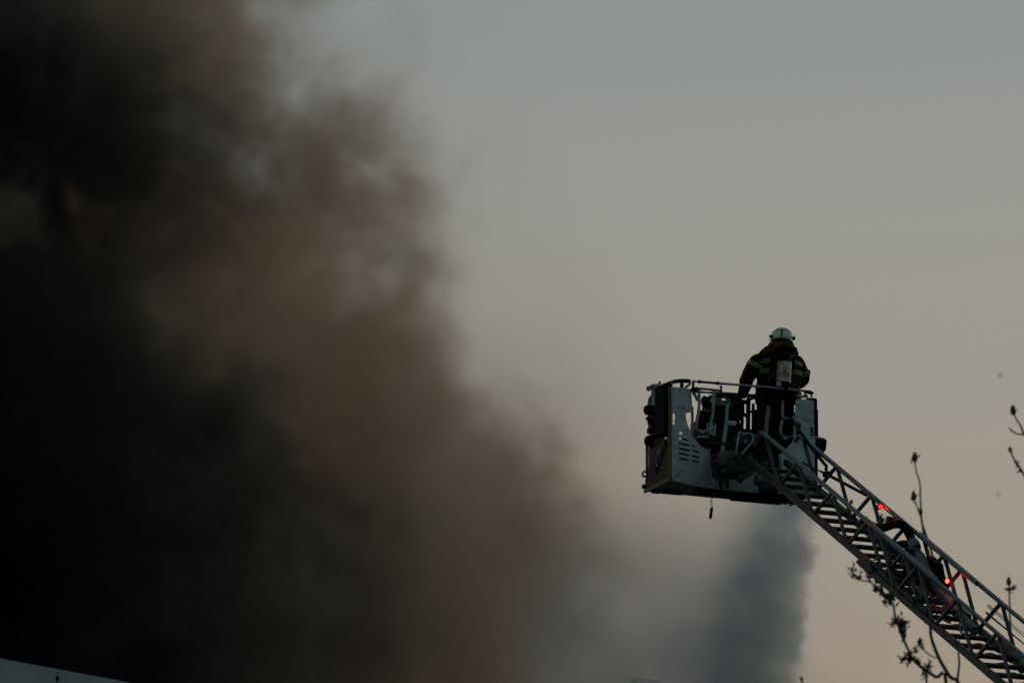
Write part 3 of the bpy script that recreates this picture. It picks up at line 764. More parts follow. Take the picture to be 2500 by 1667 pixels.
def onl3(px, py, w):
    s, n = onl(px, py, w); return lp(s, w, n)
WH = WL - .08
hose_px = [(2108, 1268), (2122, 1280), (2140, 1288), (2160, 1287), (2178, 1280), (2196, 1279), (2208, 1286), (2218, 1300), (2226, 1318), (2234, 1334)]
bm = bmesh.new(); pts = smooth_path([onl3(x, y, WH) for x, y in hose_px], 8)
rad = [.050 + .006 * (i % 2) for i in range(len(pts))]
tube(bm, pts, rad, 12); make('water_hose', bm, M_BLACK, ladder, True)
bm = bmesh.new(); tube(bm, [onl3(1.0 * x, y, WH) for x, y in ((2232, 1330), (2246, 1356), (2268, 1400), (2286, 1436), (2330, 1490), (2380, 1540))], .058, 14); make('water_pipe', bm, M_PIPE, ladder, True)
bm = bmesh.new(); q0, q1 = onl3(2228, 1322, WH), onl3(2238, 1342, WH); lathe(bm, q0, [(0, .066), (.05, .072), (.09, .072), (.13, .066)], q1 - q0, 16); make('pipe_coupling', bm, M_PIPE, ladder, True)
# black gear around the pipe
bm = bmesh.new()
sheet(bm, [onl3(x, y, WL - .02) for x, y in ((2168, 1312), (2190, 1322), (2206, 1318), (2214, 1330), (2190, 1345), (2184, 1360), (2176, 1350), (2180, 1332), (2164, 1326))], (1, 0, 0), .05)
sheet(bm, [onl3(x, y, WL) for x, y in ((2202, 1322), (2212, 1318), (2232, 1352), (2262, 1410), (2250, 1400), (2222, 1368))], (1, 0, 0), .03)
sheet(bm, [onl3(x, y, WL + .03) for x, y in ((2256, 1372), (2272, 1356), (2294, 1376), (2298, 1400), (2304, 1420), (2302, 1446), (2288, 1432), (2268, 1410))], (1, 0, 0), .10)
sheet(bm, [onl3(x, y, .2) for x, y in ((2206, 1364), (2234, 1366), (2262, 1402), (2276, 1440), (2240, 1420))], (1, 0, 0), .05)
make('hose_guard', bm, M_BLACKP, ladder, bevel=.006)
# telescopic stay on the far side
WS = WL + .03
st = piece('stay_cylinder', M_BLACKP, ladder, lambda bm: tube(bm, [onl3(1960, 1130, WS), onl3(2020, 1158, WS), onl3(2115, 1208, WS)], .022, 8), smooth=True)
piece('stay_clamp', M_BLACK, st, box, onl3(2017, 1157, WS), (.06, .1, .07), bevel=.01)
piece('support_arm', M_BLACKP, ladder, lambda bm: tube(bm, [onl3(x, y, WL - .05) for x, y in ((1930, 1020), (1958, 1060), (1985, 1098), (2018, 1138), (2016, 1148))], .022, 8), smooth=True)
# cables along the far top rail and a cable tray behind the near one
bm = bmesh.new()
for dn, r_ in ((-.10, .007), (-.125, .007), (-.20, .014)):
    tube(bm, [lp(5.6, WL - .02, dn - .01), lp(9, WL - .02, dn), lp(END, WL - .02, dn)], r_, 5)
make('cable_run', bm, M_CABLE, ladder)['kind'] = 'stuff'
piece('cable_clip', M_BLACK, ladder, box, lp(8.15, WL - .02, -.2), (.03, .10, .04), bevel=.006)
bm = bmesh.new(); tube(bm, [lp(.8, WL - .04, -.40), lp(3.4, WL - .04, -.40)], .012, 6); tube(bm, [lp(.8, WL - .07, -.41), lp(3.4, WL - .07, -.41)], .008, 6); make('cable_run', bm, M_CABLE, ladder)['kind'] = 'stuff'
M_TRAY = mat('cable_tray', (.14, .12, .14), .5, .3, .3, 10)
piece('cable_tray', M_TRAY, ladder, beam, lp(6.0, WL + .02, -.42), lp(END, WL + .02, -.42), .05, .10, LUP)
# amber reflectors
for px, py in ((2078, 1225), (2182, 1264)):
    piece('amber_marker', M_AMBER, ladder, box, onl3(px, py, WL - .02), (.03, .05, .05), bevel=.006)
piece('camera_box', M_DARKSTEEL, ladder, box, onl3(2171, 1270, WL - .05), (.06, .08, .09), Matrix.Rotation(.5, 3, 'X'), bevel=.006)

# red position lamps with their real light
M_REDLAMP = glow('red_lamp', (1.0, .03, .03), 1.6)
M_REDCORE = glow('red_lamp_core', (1.0, .10, .04), 4.0)
def red_lamp(pts, w, power, core):
    q = [onl3(x, y, w) for x, y in pts]
    hood = piece('position_lamp', M_DARKSTEEL, ladder, lathe, q[0], [(-.03, .03), (.0, .034), (.045, .036)], q[1] - q[0], seg=12, smooth=True)
    piece('lens', M_REDCORE if core else M_REDLAMP, hood, ball, q[0] + (q[1] - q[0]).normalized() * .045, .026, sc=(1, 1, .9 if core else 2.0), rot=(q[1] - q[0]).to_track_quat('Z', 'Y').to_matrix(), smooth=True)
    li = bpy.data.lights.new('red_lamp_light', 'POINT'); li.energy = power; li.color = (1, .02, .02); li.shadow_soft_size = .03
    lo = bpy.data.objects.new('red_lamp_light', li); C.objects.link(lo); lo.parent = hood
    lo.location = q[0] + (q[1] - q[0]).normalized() * .10
red_lamp([(2144, 1238), (2152, 1235)], WL - .06, .7, False)
red_lamp([(2308, 1418), (2318, 1417)], WL - .06, .6, True)
# ------------------------------------------------------------------ firefighter
PU, PV = 1.70, .42
PYAW = R(16)
ploc = B0 + RZf @ Vector((PU, PV, FLOOR))
man = thing('person', 'firefighter seen from behind in dark coat, white helmet and air cylinder, standing in the basket', 'person', ploc, PYAW)
RPi = Matrix.Rotation(-PYAW, 3, 'Z')
def pp(px, py, y):
    """pixel -> the firefighter's own coordinates on the plane at depth y"""
    o = RPi @ (Vector((0, 0, CAMZ)) - ploc); d = RPi @ ray(px, py)
    return o + d * ((y - o.y) / d.y)

def limb(bm, pts, rads, seg=14, sq=1.0):
    P = smooth_path(pts, 5); n = len(pts) - 1; rr = []
    for i in range(len(P)):
        t = i / 5; k = min(int(t), n - 1); f = t - k
        rr.append(rads[k] + (rads[k + 1] - rads[k]) * f)
    tube(bm, P, rr, seg, squash=sq)

def fuse(name, bm, voxel, mats, parent, smooth=6, fold=0.0, fscale=9.0):
    """one continuous skin over the overlapping shapes"""
    bmesh.ops.recalc_face_normals(bm, faces=bm.faces)
    me = bpy.data.meshes.new(name); bm.to_mesh(me); bm.free()
    tmp = bpy.data.objects.new(name, me); C.objects.link(tmp)
    rm = tmp.modifiers.new('remesh', 'REMESH'); rm.mode = 'VOXEL'; rm.voxel_size = voxel
    sm = tmp.modifiers.new('smooth', 'SMOOTH'); sm.iterations = smooth; sm.factor = .5
    dg = bpy.context.evaluated_depsgraph_get()
    me2 = bpy.data.meshes.new_from_object(tmp.evaluated_get(dg))
    bpy.data.objects.remove(tmp)
    if fold:
        nn = [v.normal.copy() for v in me2.vertices]
        for v, n_ in zip(me2.vertices, nn):
            q = Vector((v.co.x, v.co.y, v.co.z * 1.7)) * fscale
            v.co += n_ * fold * (noise.noise(q) + .5 * noise.noise(q * 2.1))
    for m_ in mats: me2.materials.append(m_)
    for p in me2.polygons: p.use_smooth = True
    me2.name = name
    return link_obj(name, me2, parent)

M_COAT = mat('navy_cloth', (.006, .007, .009), .9, 0, .35, 14, .3, .08)
M_TROUSER = mat('brown_cloth', (.016, .012, .007), .9, 0, .35, 12, .3, .08)
M_BOOT = mat('boot_leather', (.015, .013, .012), .5, 0, .3, 14)
M_SKIN = mat('skin', (.42, .25, .18), .55, 0, .12, 20)
M_HOOD = mat('brown_hood', (.050, .034, .016), .9, 0, .4, 14, .4, .08)
M_STRIPE = mat('lime_stripe', (.36, .40, .03), .5, 0, .25, 25)
M_SILVER = mat('silver_stripe', (.09,.10,.06), .4, 0, .25, 25)
M_HELMET = mat('pale_helmet', (.34, .46, .40), .35, 0, .12, 10)
M_WHITE = mat('white_band', (.50, .57, .47), .45, 0, .12, 16)

ZS = .97     # shoulders to feet
# joints in the firefighter's own space, most of them measured on the photograph
neck = pp(1908, 850, .02); sl_ = pp(1849, 884, .0); el = pp(1823, 928, -.02); wr_l = pp(1815, 955, .10); hd_l = pp(1808, 966, .16)
sr_ = pp(1946, 887, .02); er = pp(1961, 924, .06); wr_r = pp(1950, 938, .30)
headc = pp(1908, 829, .03)
bm = bmesh.new()
def ring_body(bm, rows, seg=24):
    rr = []
    for (c, rx, ry) in rows:
        row = []
        for k in range(seg):
            a = 2 * math.pi * k / seg
            sx = math.copysign(abs(math.cos(a)) ** .8, math.cos(a)); sy = math.copysign(abs(math.sin(a)) ** .8, math.sin(a))
            row.append(bm.verts.new((c[0] + rx * sx, c[1] + ry * sy, c[2])))
        rr.append(row)
    for a, b in zip(rr, rr[1:]):
        for k in range(seg): bm.faces.new((a[k], a[(k + 1) % seg], b[(k + 1) % seg], b[k]))
    bm.faces.new(list(reversed(rr[0]))); bm.faces.new(rr[-1])
def row(xl, xr, py, ry, y=0.0):
    a, b = pp(xl, py, y), pp(xr, py, y); return ((a + b) / 2, (b.x - a.x) / 2, ry)
torso = [row(1846, 1948, 985, .19), row(1845, 1949, 962, .185), row(1847, 1951, 940, .18), row(1850, 1955, 918, .185), row(1849, 1956, 900, .185), row(1850, 1953, 886, .175),
         row(1860, 1946, 873, .15), row(1868, 1944, 862, .13), row(1880, 1936, 852, .10)]
ring_body(bm, torso)
limb(bm, [neck - Vector((0, 0, .1)), neck, headc - Vector((0, 0, .05))], [.085, .075, .085])
ball(bm, headc, .105, 16, 12, (.92, 1.08, 1.22))
ball(bm, headc + Vector((0, .115, -.02)), .02, 8, 6, (.8, 1.3, 1.3))                       # nose
for s in (-1, 1): ball(bm, headc + Vector((s * .10, 0, -.01)), .03, 8, 6, (.4, .8, 1.2))     # ears
ball(bm, headc + Vector((0, .085, -.085)), .05, 10, 8, (1, .7, .7))                       # chin
limb(bm, [sl_ + Vector((.06, 0, .0)), sl_, (sl_ + el) / 2 + Vector((-.012, 0, 0)), el, wr_l, hd_l], [.095, .105, .100, .092, .074, .052])
limb(bm, [sr_ - Vector((.06, 0, 0)), sr_, (sr_ + er) / 2 + Vector((.012, 0, 0)), er, wr_r, wr_r + Vector((-.06, .09, .0))], [.095, .098, .094, .085, .065, .045])
hz = torso[0][0].z
for s in (-1, 1):
    limb(bm, [(s * .10 - .01, 0, hz + .10), (s * .12, .01, hz - .08), (s * .14, .03, hz * .52), (s * .14, .01, .12), (s * .14, .01, .04)], [.135, .135, .10, .092, .075])
    limb(bm, [(s * .14, -.06, .05), (s * .145, .06, .05), (s * .15, .17, .04)], [.055, .056, .042])
M_VEST = mat('olive_brown_cloth', (.034, .028, .012), .9, 0, .45, 10, .3, .08)
body = fuse('body', bm, .013, [M_COAT, M_TROUSER, M_BOOT, M_SKIN, M_VEST], man, 5, .010, 7.0)
hem = hz - .02
for p in body.data.polygons:
    z = p.center.z; r_ = (p.center - headc)
    arm_ = abs(p.center.x) > .26
    if z < .26: p.material_index = 2
    elif z < hem and not arm_: p.material_index = 1
    elif z > headc.z - .12 and r_.length < .2: p.material_index = 3
    elif z > hem + .18 and p.center.y < -.06 and abs(p.center.x - torso[3][0].x) < .20 and z < headc.z - .2: p.material_index = 4
# eyes and mouth look away from us, over the parapet
for s in (-1, 1): piece('eye', M_WHITE, man, ball, headc + Vector((s * .036, .097, .02)), .014, 8, 6, smooth=True)
piece('mouth', M_HOOD, man, ball, headc + Vector((0, .118, -.065)), .02, 8, 6, (1.2, .3, .3), smooth=True)

# gloves: palm, four fingers bent over the rail, thumb from the side
def glove(wrist, tip, side):
    bm = bmesh.new(); d = (tip - wrist).normalized()
    xs = d.cross(Vector((0, 1, .3))).normalized(); fwd = xs.cross(d).normalized()
    limb(bm, [wrist - d * .03, wrist + d * .03, wrist + d * .09], [.060, .056, .048], 10, .75)
    for k, (ln, of) in enumerate(((.070, -.033), (.080, -.011), (.076, .011), (.058, .032))):
        b0 = wrist + d * .085 + xs * of
        limb(bm, [b0 - d * .03, b0 + d * ln * .4, b0 + d * ln * .75 + fwd * ln * .25, b0 + d * ln * .72 + fwd * ln * .65], [.013, .0125, .0115, .010], 8)
    t0 = wrist + d * .03 + xs * side * .035
    limb(bm, [t0, t0 + xs * side * .035 + d * .02 + fwd * .01, t0 + xs * side * .040 + d * .055 + fwd * .03], [.016, .014, .011], 8)
    return fuse('glove', bm, .006, [M_BLACK], man, 3, .002, 20)
glove(wr_l + (hd_l - wr_l) * .25, hd_l + (hd_l - wr_l) * .4, 1)
glove(wr_r, wr_r + Vector((-.08, .10, -.01)), -1)

# coat collar and brown flash hood lying over the shoulders
bm = bmesh.new()
limb(bm, [pp(1862, 868, -.13), pp(1876, 857, -.155), pp(1895, 847, -.14), pp(1910, 842, -.13), pp(1925, 846, -.13), pp(1938, 853, -.11), pp(1943, 864, -.08)], [.030, .048, .045, .04, .042, .042, .03], 10, .8)
limb(bm, [pp(1882, 852, -.05), pp(1885, 842, .0), pp(1900, 839, -.1), pp(1924, 840, -.1), pp(1932, 846, .0), pp(1935, 853, .02)], [.05, .045, .045, .045, .045, .04], 10)
fuse('flash_hood', bm, .010, [M_HOOD], man, 3, .012, 12)
bm = bmesh.new()
limb(bm, [pp(1839, 878, -.10), pp(1852, 868, -.13), pp(1868, 852, -.12), pp(1878, 847, -.08)], [.028, .045, .04, .035], 10, .6)
limb(bm, [pp(1935, 858, -.08), pp(1944, 862, -.03), pp(1943, 869, -.03)], [.03, .035, .022], 10, .8)
fuse('shoulder_pad', bm, .010, [M_COAT], man, 3, .008, 12)

# reflective stripes: two lime lines with silver between, round chest and sleeves
def band(path_fn, hgt, n=40, closed=True, name='reflective_stripe'):
    st_ = None
    for i, (o0, o1, m_) in enumerate(((-.5, -.18, M_STRIPE), (-.18, .18, M_SILVER), (.18, .5, M_STRIPE))):
        bm = bmesh.new(); rows = []
        for k in range(n + 1):
            rows.append([bm.verts.new(path_fn(k / n, o0 * hgt)), bm.verts.new(path_fn(k / n, o1 * hgt))])
        for a, b in zip(rows, rows[1:]): bm.faces.new((a[0], a[1], b[1], b[0]))
        bmesh.ops.solidify(bm, geom=bm.faces[:], thickness=.003)
        o = make(name if i == 0 else ('stripe_centre' if i == 1 else 'stripe_edge'), bm, m_, man if i == 0 else st_)
        if i == 0: st_ = o
from mathutils.bvhtree import BVHTree
bt = BVHTree.FromPolygons([v.co.copy() for v in body.data.vertices], [tuple(p.vertices) for p in body.data.polygons])
def chest(py, tilt=0.0):
    r0 = row(1850, 1955, py, .19)
    def f(t, o):
        a = 2 * math.pi * t
        p = Vector((r0[0].x + (r0[1] + .25) * math.cos(a), r0[0].y + .6 * math.sin(a), r0[0].z + o + tilt * math.cos(a)))
        c = Vector((r0[0].x, r0[0].y, p.z)); d = (c - p)
        # nearest trunk surface seen from the chest axis outwards
        h = Vector((r0[1] * math.copysign(abs(math.cos(a)) ** .8, math.cos(a)), .187 * math.copysign(abs(math.sin(a)) ** .8, math.sin(a)), 0))
        loc_, n_, i_, d_ = bt.find_nearest(c + h)
        q = c + h
        if loc_ is not None and d_ < .05: q = loc_ + (h.normalized() * .010)
        q.z = p.z
        return q
    return f
band(chest(913), .058)
band(chest(889), .052)
def sleeve(a, b, t, r_, lean=0.0):
    c0 = a + (b - a) * t; d = (b - a).normalized(); x, y = frame_rot(d)
    def f(u, o):
        an = 2 * math.pi * u; h = (x * math.cos(an) + y * math.sin(an))
        c = c0 + d * (o + lean * math.cos(an))
        loc_, n_, i_, d_ = bt.ray_cast(c, h, .2)
        return (loc_ if loc_ is not None and d_ < r_ * 1.3 else c + h * r_) + h * .008
    return f
band(sleeve(sl_, el, .28, .105), .060)
band(sleeve(er, wr_r, .45, .08), .060)
band(sleeve(sr_, er, .75, .09), .055)

# breathing set: harness plate, cylinder with its printed sleeve, valve, straps
c_top, c_bot = pp(1915.5, 872, -.32), pp(1911.5, 942, -.31)
cax = (c_top - c_bot); cl = cax.length; cax.normalize(); CR = .092
cyl = piece('air_cylinder', M_BLACK, man, lathe, c_bot, [(-.005, .02), (.0, .05), (.02, .078), (.05, CR), (cl - .06, CR), (cl - .02, .078), (cl, .05), (cl + .01, .02)], cax, 24, smooth=True)
piece('valve', M_DARKSTEEL, cyl, lathe, c_bot - cax * .07, [(0, .03), (.02, .035), (.07, .025)], cax, 10, smooth=True)
piece('valve_guard', M_BLACK, cyl, box, c_bot - cax * .06 + Vector((0, .02, 0)), (.14, .10, .10), bevel=.015)
piece('pressure_reducer', M_PLATE, cyl, box, pp(1901, 938, -.36), (.055, .04, .06), bevel=.008)
piece('back_plate', M_BLACK, man, box, (c_top + c_bot) / 2 + Vector((0, .115, 0)), (.24, .05, .56), bevel=.02)
cx, cy_ = frame_rot(cax, Vector((0, -1, 0)))
# angles round the cylinder are counted from the side that faces the camera
toCam = (RPi @ (Vector((0, 0, CAMZ)) - ploc)); toCam = (toCam - cax * toCam.dot(cax)).normalized()
right = toCam.cross(cax).normalized() * -1
if right.x < 0: right = -right
def oncyl(h, ang, r_): return c_bot + cax * h + (toCam * math.cos(ang) + right * math.sin(ang)) * r_
h_of = lambda py: (pp(1913, py, -.40) - c_bot).dot(cax)
H0, H1 = h_of(930), h_of(881)
def wrap(name, m_, h0, h1, a0, a1, r_, parent, n=20):
    bm = bmesh.new(); rows = []
    for k in range(n + 1):
        a = a0 + (a1 - a0) * k / n
        rows.append([bm.verts.new(oncyl(h0, a, r_)), bm.verts.new(oncyl(h1, a, r_))])
    for a, b in zip(rows, rows[1:]): bm.faces.new((a[0], b[0], b[1], a[1]))
    bmesh.ops.solidify(bm, geom=bm.faces[:], thickness=.0012)
    return make(name, bm, m_, parent, True)
M_YEL = mat('yellow_print', (.52, .30, .045), .45, 0, .12, 20)
M_CREAM = mat('cream_print', (.62, .55, .36), .45, 0, .10, 20)
M_LBL = mat('white_print', (.84, .80, .66), .45, 0, .08, 20)
M_ORANGE = mat('orange_print', (.50, .17, .03), .45, 0, .12, 20)
lbl = wrap('label', M_LBL, H0, H1, -.55, 1.6, CR + .003, cyl)
wrap('label_yellow', M_YEL, H0, H1, -1.15, -.80, CR + .003, lbl)
wrap('label_cream', M_CREAM, H0, H1, -.80, -.55, CR + .003, lbl)
wrap('label_orange', M_ORANGE, H0, H1, -1.6, -1.15, CR + .003, lbl)
wrap('label_top_band', M_YEL, H1 - .045, H1 - .004, -1.15, -.1, CR + .0045, lbl)
LR = CR + .0052
def wrap_text(txt, hh, a0, a1, height, parent):
    me = text_mesh(txt, 1.0); xs = [v.co.x for v in me.vertices]; ys = [v.co.y for v in me.vertices]
    x0, x1, y0, y1 = min(xs), max(xs), min(ys), max(ys)
    for v in me.vertices:
        v.co = oncyl(hh + (v.co.y - y0) / (y1 - y0) * height, a0 + (v.co.x - x0) / (x1 - x0) * (a1 - a0), LR + v.co.z * .3)
    me.materials.clear(); me.materials.append(M_PRINT); link_obj('lettering', me, parent)
h_t = h_of(914); wrap_text('INTERSPIRO', h_t, -.62, .98, .028, lbl)
wrap('print_line', M_PRINT, h_of(909.5), h_of(908.6), -.60, .55, LR, lbl)
wrap('print_line', M_PRINT, h_of(916.6), h_of(915.6), -.60, .95, LR, lbl)
for k in range(9): wrap('fine_print', M_PRINT, h_of(919.3), h_of(918.0), -.52 + k * .15, -.43 + k * .15, LR, lbl, 3)
# emblem: a dark arch of a head over a red breathing mask
def cyl_poly(name, pts, m_, parent, rr=LR):
    bm = bmesh.new(); f = bm.faces.new([bm.verts.new(oncyl(hh, a, rr)) for a, hh in pts])
    bmesh.ops.solidify(bm, geom=bm.faces[:], thickness=.001); return make(name, bm, m_, parent)
e0, ea = h_of(907.5), .18
arch_o = [(ea + .32 * math.cos(t), e0 + .030 + .048 * math.sin(t)) for t in [math.pi * k / 12 for k in range(13)]]
arch_i = [(ea + .24 * math.cos(t), e0 + .030 + .036 * math.sin(t)) for t in [math.pi * (12 - k) / 12 for k in range(13)]]
bm = bmesh.new()
vo = [bm.verts.new(oncyl(h, a, LR)) for a, h in arch_o]; vi = [bm.verts.new(oncyl(h, a, LR)) for a, h in reversed(arch_i)]
for k in range(12): bm.faces.new((vo[k], vo[k + 1], vi[k + 1], vi[k]))
bmesh.ops.solidify(bm, geom=bm.faces[:], thickness=.001); make('emblem_head', bm, M_DARKSTEEL, lbl)
cyl_poly('emblem_mask', [(ea - .30, e0), (ea - .22, e0 + .014), (ea - .16, e0 + .026), (ea - .06, e0 + .042), (ea + .06, e0 + .042), (ea + .16, e0 + .026), (ea + .22, e0 + .014), (ea + .30, e0), (ea + .12, e0 + .004), (ea - .12, e0 + .004)], M_RED, lbl)
# straps
for xs_ in ((1886, 862, 1883, 948), (1936, 868, 1934, 905)):
    bm = bmesh.new()
    P = [pp(xs_[0] + (xs_[2] - xs_[0]) * t, xs_[1] + (xs_[3] - xs_[1]) * t, -.205) for t in (0, .2, .5, .8, 1)]
    for a, b in zip(P, P[1:]): beam(bm, a, b, .055, .014, Vector((0, 1, 0)))
    make('harness_strap', bm, M_BLACK, man)
bm = bmesh.new()
limb(bm, [pp(1852, 946, -.2), pp(1880, 949, -.22), pp(1910, 951, -.22), pp(1945, 951, -.19)], [.03, .034, .034, .03], 8, .5); make('waist_belt', bm, M_BLACK, man, True)
bm = bmesh.new(); limb(bm, [pp(1880, 940, -.22), pp(1876, 930, -.24), pp(1884, 920, -.25), pp(1893, 905, -.27)], [.009] * 4, 6); limb(bm, [pp(1929, 872, -.27), pp(1938, 868, -.18), pp(1940, 860, -.12)], [.012] * 3, 6)
make('air_hose', bm, M_CABLE, man, True)
bm = bmesh.new()
box(bm, pp(1974.5, 910, .0), (.03, .05, .07)); beam(bm, pp(1964, 908, .0), pp(1974, 911, .0), .018, .02); beam(bm, pp(1962, 928, .0), pp(1971.5, 932, .0), .02, .025)
make('radio', bm, M_BLACK, man, bevel=.006)

# helmet: shell, white reflective band, black rib, neck flap, lamp and visor pivot
tilt = Matrix.Rotation(.10, 3, 'Y') @ Matrix.Rotation(-.05, 3, 'X')
hc = pp(1908, 826, .03)
def dome(bm, r_, z0, z1, sx, sy, seg=28, n=9, flare=0.0):
    rows = []
    for i in range(n + 1):
        t = math.asin(max(-1, min(1, z0))) + (math.asin(z1) - math.asin(z0)) * i / n
        row = []
        for k in range(seg):
            a = 2 * math.pi * k / seg
            row.append(bm.verts.new(hc + tilt @ Vector((math.cos(t) * math.cos(a) * r_ * sx, math.cos(t) * math.sin(a) * r_ * sy, math.sin(t) * r_))))
        rows.append(row)
    for a, b in zip(rows, rows[1:]):
        for k in range(seg): bm.faces.new((a[k], a[(k + 1) % seg], b[(k + 1) % seg], b[k]))
    if z1 > .99: pass
    bmesh.ops.remove_doubles(bm, verts=bm.verts[:], dist=.0005)
    bmesh.ops.solidify(bm, geom=bm.faces[:], thickness=.006)
hel = piece('helmet', M_HELMET, man, dome, .142, -.30, .999, .94, 1.15, smooth=True)
piece('helmet_band', M_WHITE, hel, dome, .1455, -.22, .50, .945, 1.15, smooth=True)
bm = bmesh.new(); tube(bm, [hc + tilt @ Vector((math.cos(a) * .1455 * .945 * .87, math.sin(a) * .1455 * 1.15 * .87, .073)) for a in [2 * math.pi * k / 32 for k in range(33)]], .004, 6, cap=False); make('band_edge', bm, M_BLACK, hel)
camdir = (RPi @ (Vector((0, 0, CAMZ)) - ploc)); ca = math.atan2(camdir.y, camdir.x)
piece('helmet_rib', M_BLACK, hel, beam, hc + tilt @ Vector((math.cos(ca - .04) * .142, math.sin(ca - .04) * .170, -.035)), hc + tilt @ Vector((math.cos(ca - .04) * .128, math.sin(ca - .04) * .148, .074)), .020, .012, Vector((math.cos(ca), math.sin(ca), 0)))
bm = bmesh.new()
rows = []
for k in range(15):
    a = ca - 1.5 + 3.0 * k / 14
    rows.append([bm.verts.new(hc + tilt @ Vector((math.cos(a) * .128, math.sin(a) * .155, -.030))), bm.verts.new(hc + tilt @ Vector((math.cos(a) * .132, math.sin(a) * .15, -.08))), bm.verts.new(hc + tilt @ Vector((math.cos(a) * .120, math.sin(a) * .13, -.135)))])
for a, b in zip(rows, rows[1:]):
    for i in (0, 1): bm.faces.new((a[i], a[i + 1], b[i + 1], b[i]))
bmesh.ops.solidify(bm, geom=bm.faces[:], thickness=.012); make('neck_flap', bm, M_BLACK, hel, True)
bm = bmesh.new()
lathe(bm, pp(1932, 826, -.02), [(0, .022), (.045, .026), (.05, .02)], Vector((1, -.25, .1)), 12); box(bm, pp(1930, 832, -.02), (.035, .06, .06)); make('helmet_lamp', bm, M_BLACK, hel, True)
piece('visor_pivot', M_BLACK, hel, lathe, pp(1884, 821, .0), [(0, .022), (.028, .02)], Vector((-1, -.2, 0)), 12, smooth=True)
bm = bmesh.new(); tube(bm, smooth_path([pp(1882, 824, .02), pp(1878.5, 829, .06), pp(1880, 834, .06), pp(1884, 834, .03)]), .004, 6); tube(bm, smooth_path([pp(1935, 834, .0), pp(1937, 842, .05), pp(1934, 848, .04)]), .004, 6)
make('visor_edge', bm, M_PLATE, hel, True)
# ------------------------------------------------------------------ ground and the building at the lower left
M_GROUND = mat('asphalt', (.055, .055, .052), .9, 0, .35, .6, .2)
bm = bmesh.new(); bmesh.ops.create_circle(bm, cap_ends=True, radius=2500, segments=64)
g = make('ground', bm, M_GROUND); g['kind'] = 'structure'; g['label'] = 'dark asphalt yard below the ladder'

pa = at(0, 1613, 62.0); zt = pa.z
def onz(px, py, z):
    r = ray(px, py); return Vector((0, 0, CAMZ)) + r * ((z - CAMZ) / r.z)
pb = onz(290, 1667, zt)
bd = (pb - pa); bd.z = 0; bd.normalize()
hall = thing('warehouse', 'grey metal clad building whose roof edge shows at the lower left corner', 'building', (pa.x, pa.y, 0), math.atan2(bd.y, bd.x))
# own space: x along the wall, y to the back of the house
X0, X1, DEP = -14.0, 26.0, 18.0
M_CLAD = mat('grey_cladding', (.26, .34, .355), .45, .1, .40, 2.2, .05)
M_WALL = mat('render_wall', (.22, .22, .21), .8, 0, .2, 1.0)
M_CAP = mat('brown_cap', (.22, .24, .245), .5, .1, .3, 3)
bm = bmesh.new(); box(bm, ((X0 + X1) / 2, DEP / 2 + .1, zt / 2 - .3), (X1 - X0, DEP, zt - .6)); make('wall', bm, M_WALL, hall)
jt = onz(131, 1637, zt); x_j = (hit(131, 1655, Vector((0, 0, 0)), (0, 1, 0)) and 0)
# where the joint seen in the photograph lies along the wall
r_ = ray(130, 1655); nrm = Vector((-bd.y, bd.x, 0)); o_ = Vector((0, 0, CAMZ)); tpar = (pa - o_).dot(nrm) / r_.dot(nrm); xj = (o_ + r_ * tpar - pa).dot(bd)
PWD = 2.6
k0 = int(math.floor((X0 - xj) / PWD)) + 1; xs = [xj + PWD * k for k in range(k0, int((X1 - xj) / PWD) + 1)]
edges_ = [X0] + xs + [X1]
for a, b in zip(edges_, edges_[1:]):
    if b - a < .2: continue
    for zz0, zz1 in ((0.2, 3.9), (3.93, zt - 3.43), (zt - 3.4, zt)):
        bm = bmesh.new(); box(bm, ((a + b) / 2, .0, (zz0 + zz1) / 2), (b - a - .005, .12, zz1 - zz0)); make('wall_panel', bm, M_CLAD, hall, bevel=.008)
bm = bmesh.new(); box(bm, ((X0 + X1) / 2, .02, zt + .012), (X1 - X0, .124, .022)); make('roof_cap', bm, M_CAP, hall)
bm = bmesh.new(); box(bm, (xj, -.066, zt - .09), (.022, .02, .05)); make('joint_clip', bm, M_BLACKP, hall)
bm = bmesh.new(); box(bm, ((X0 + X1) / 2, DEP / 2 + .3, zt - .55), (X1 - X0, DEP - .2, .06)); make('roof', bm, M_WALL, hall)

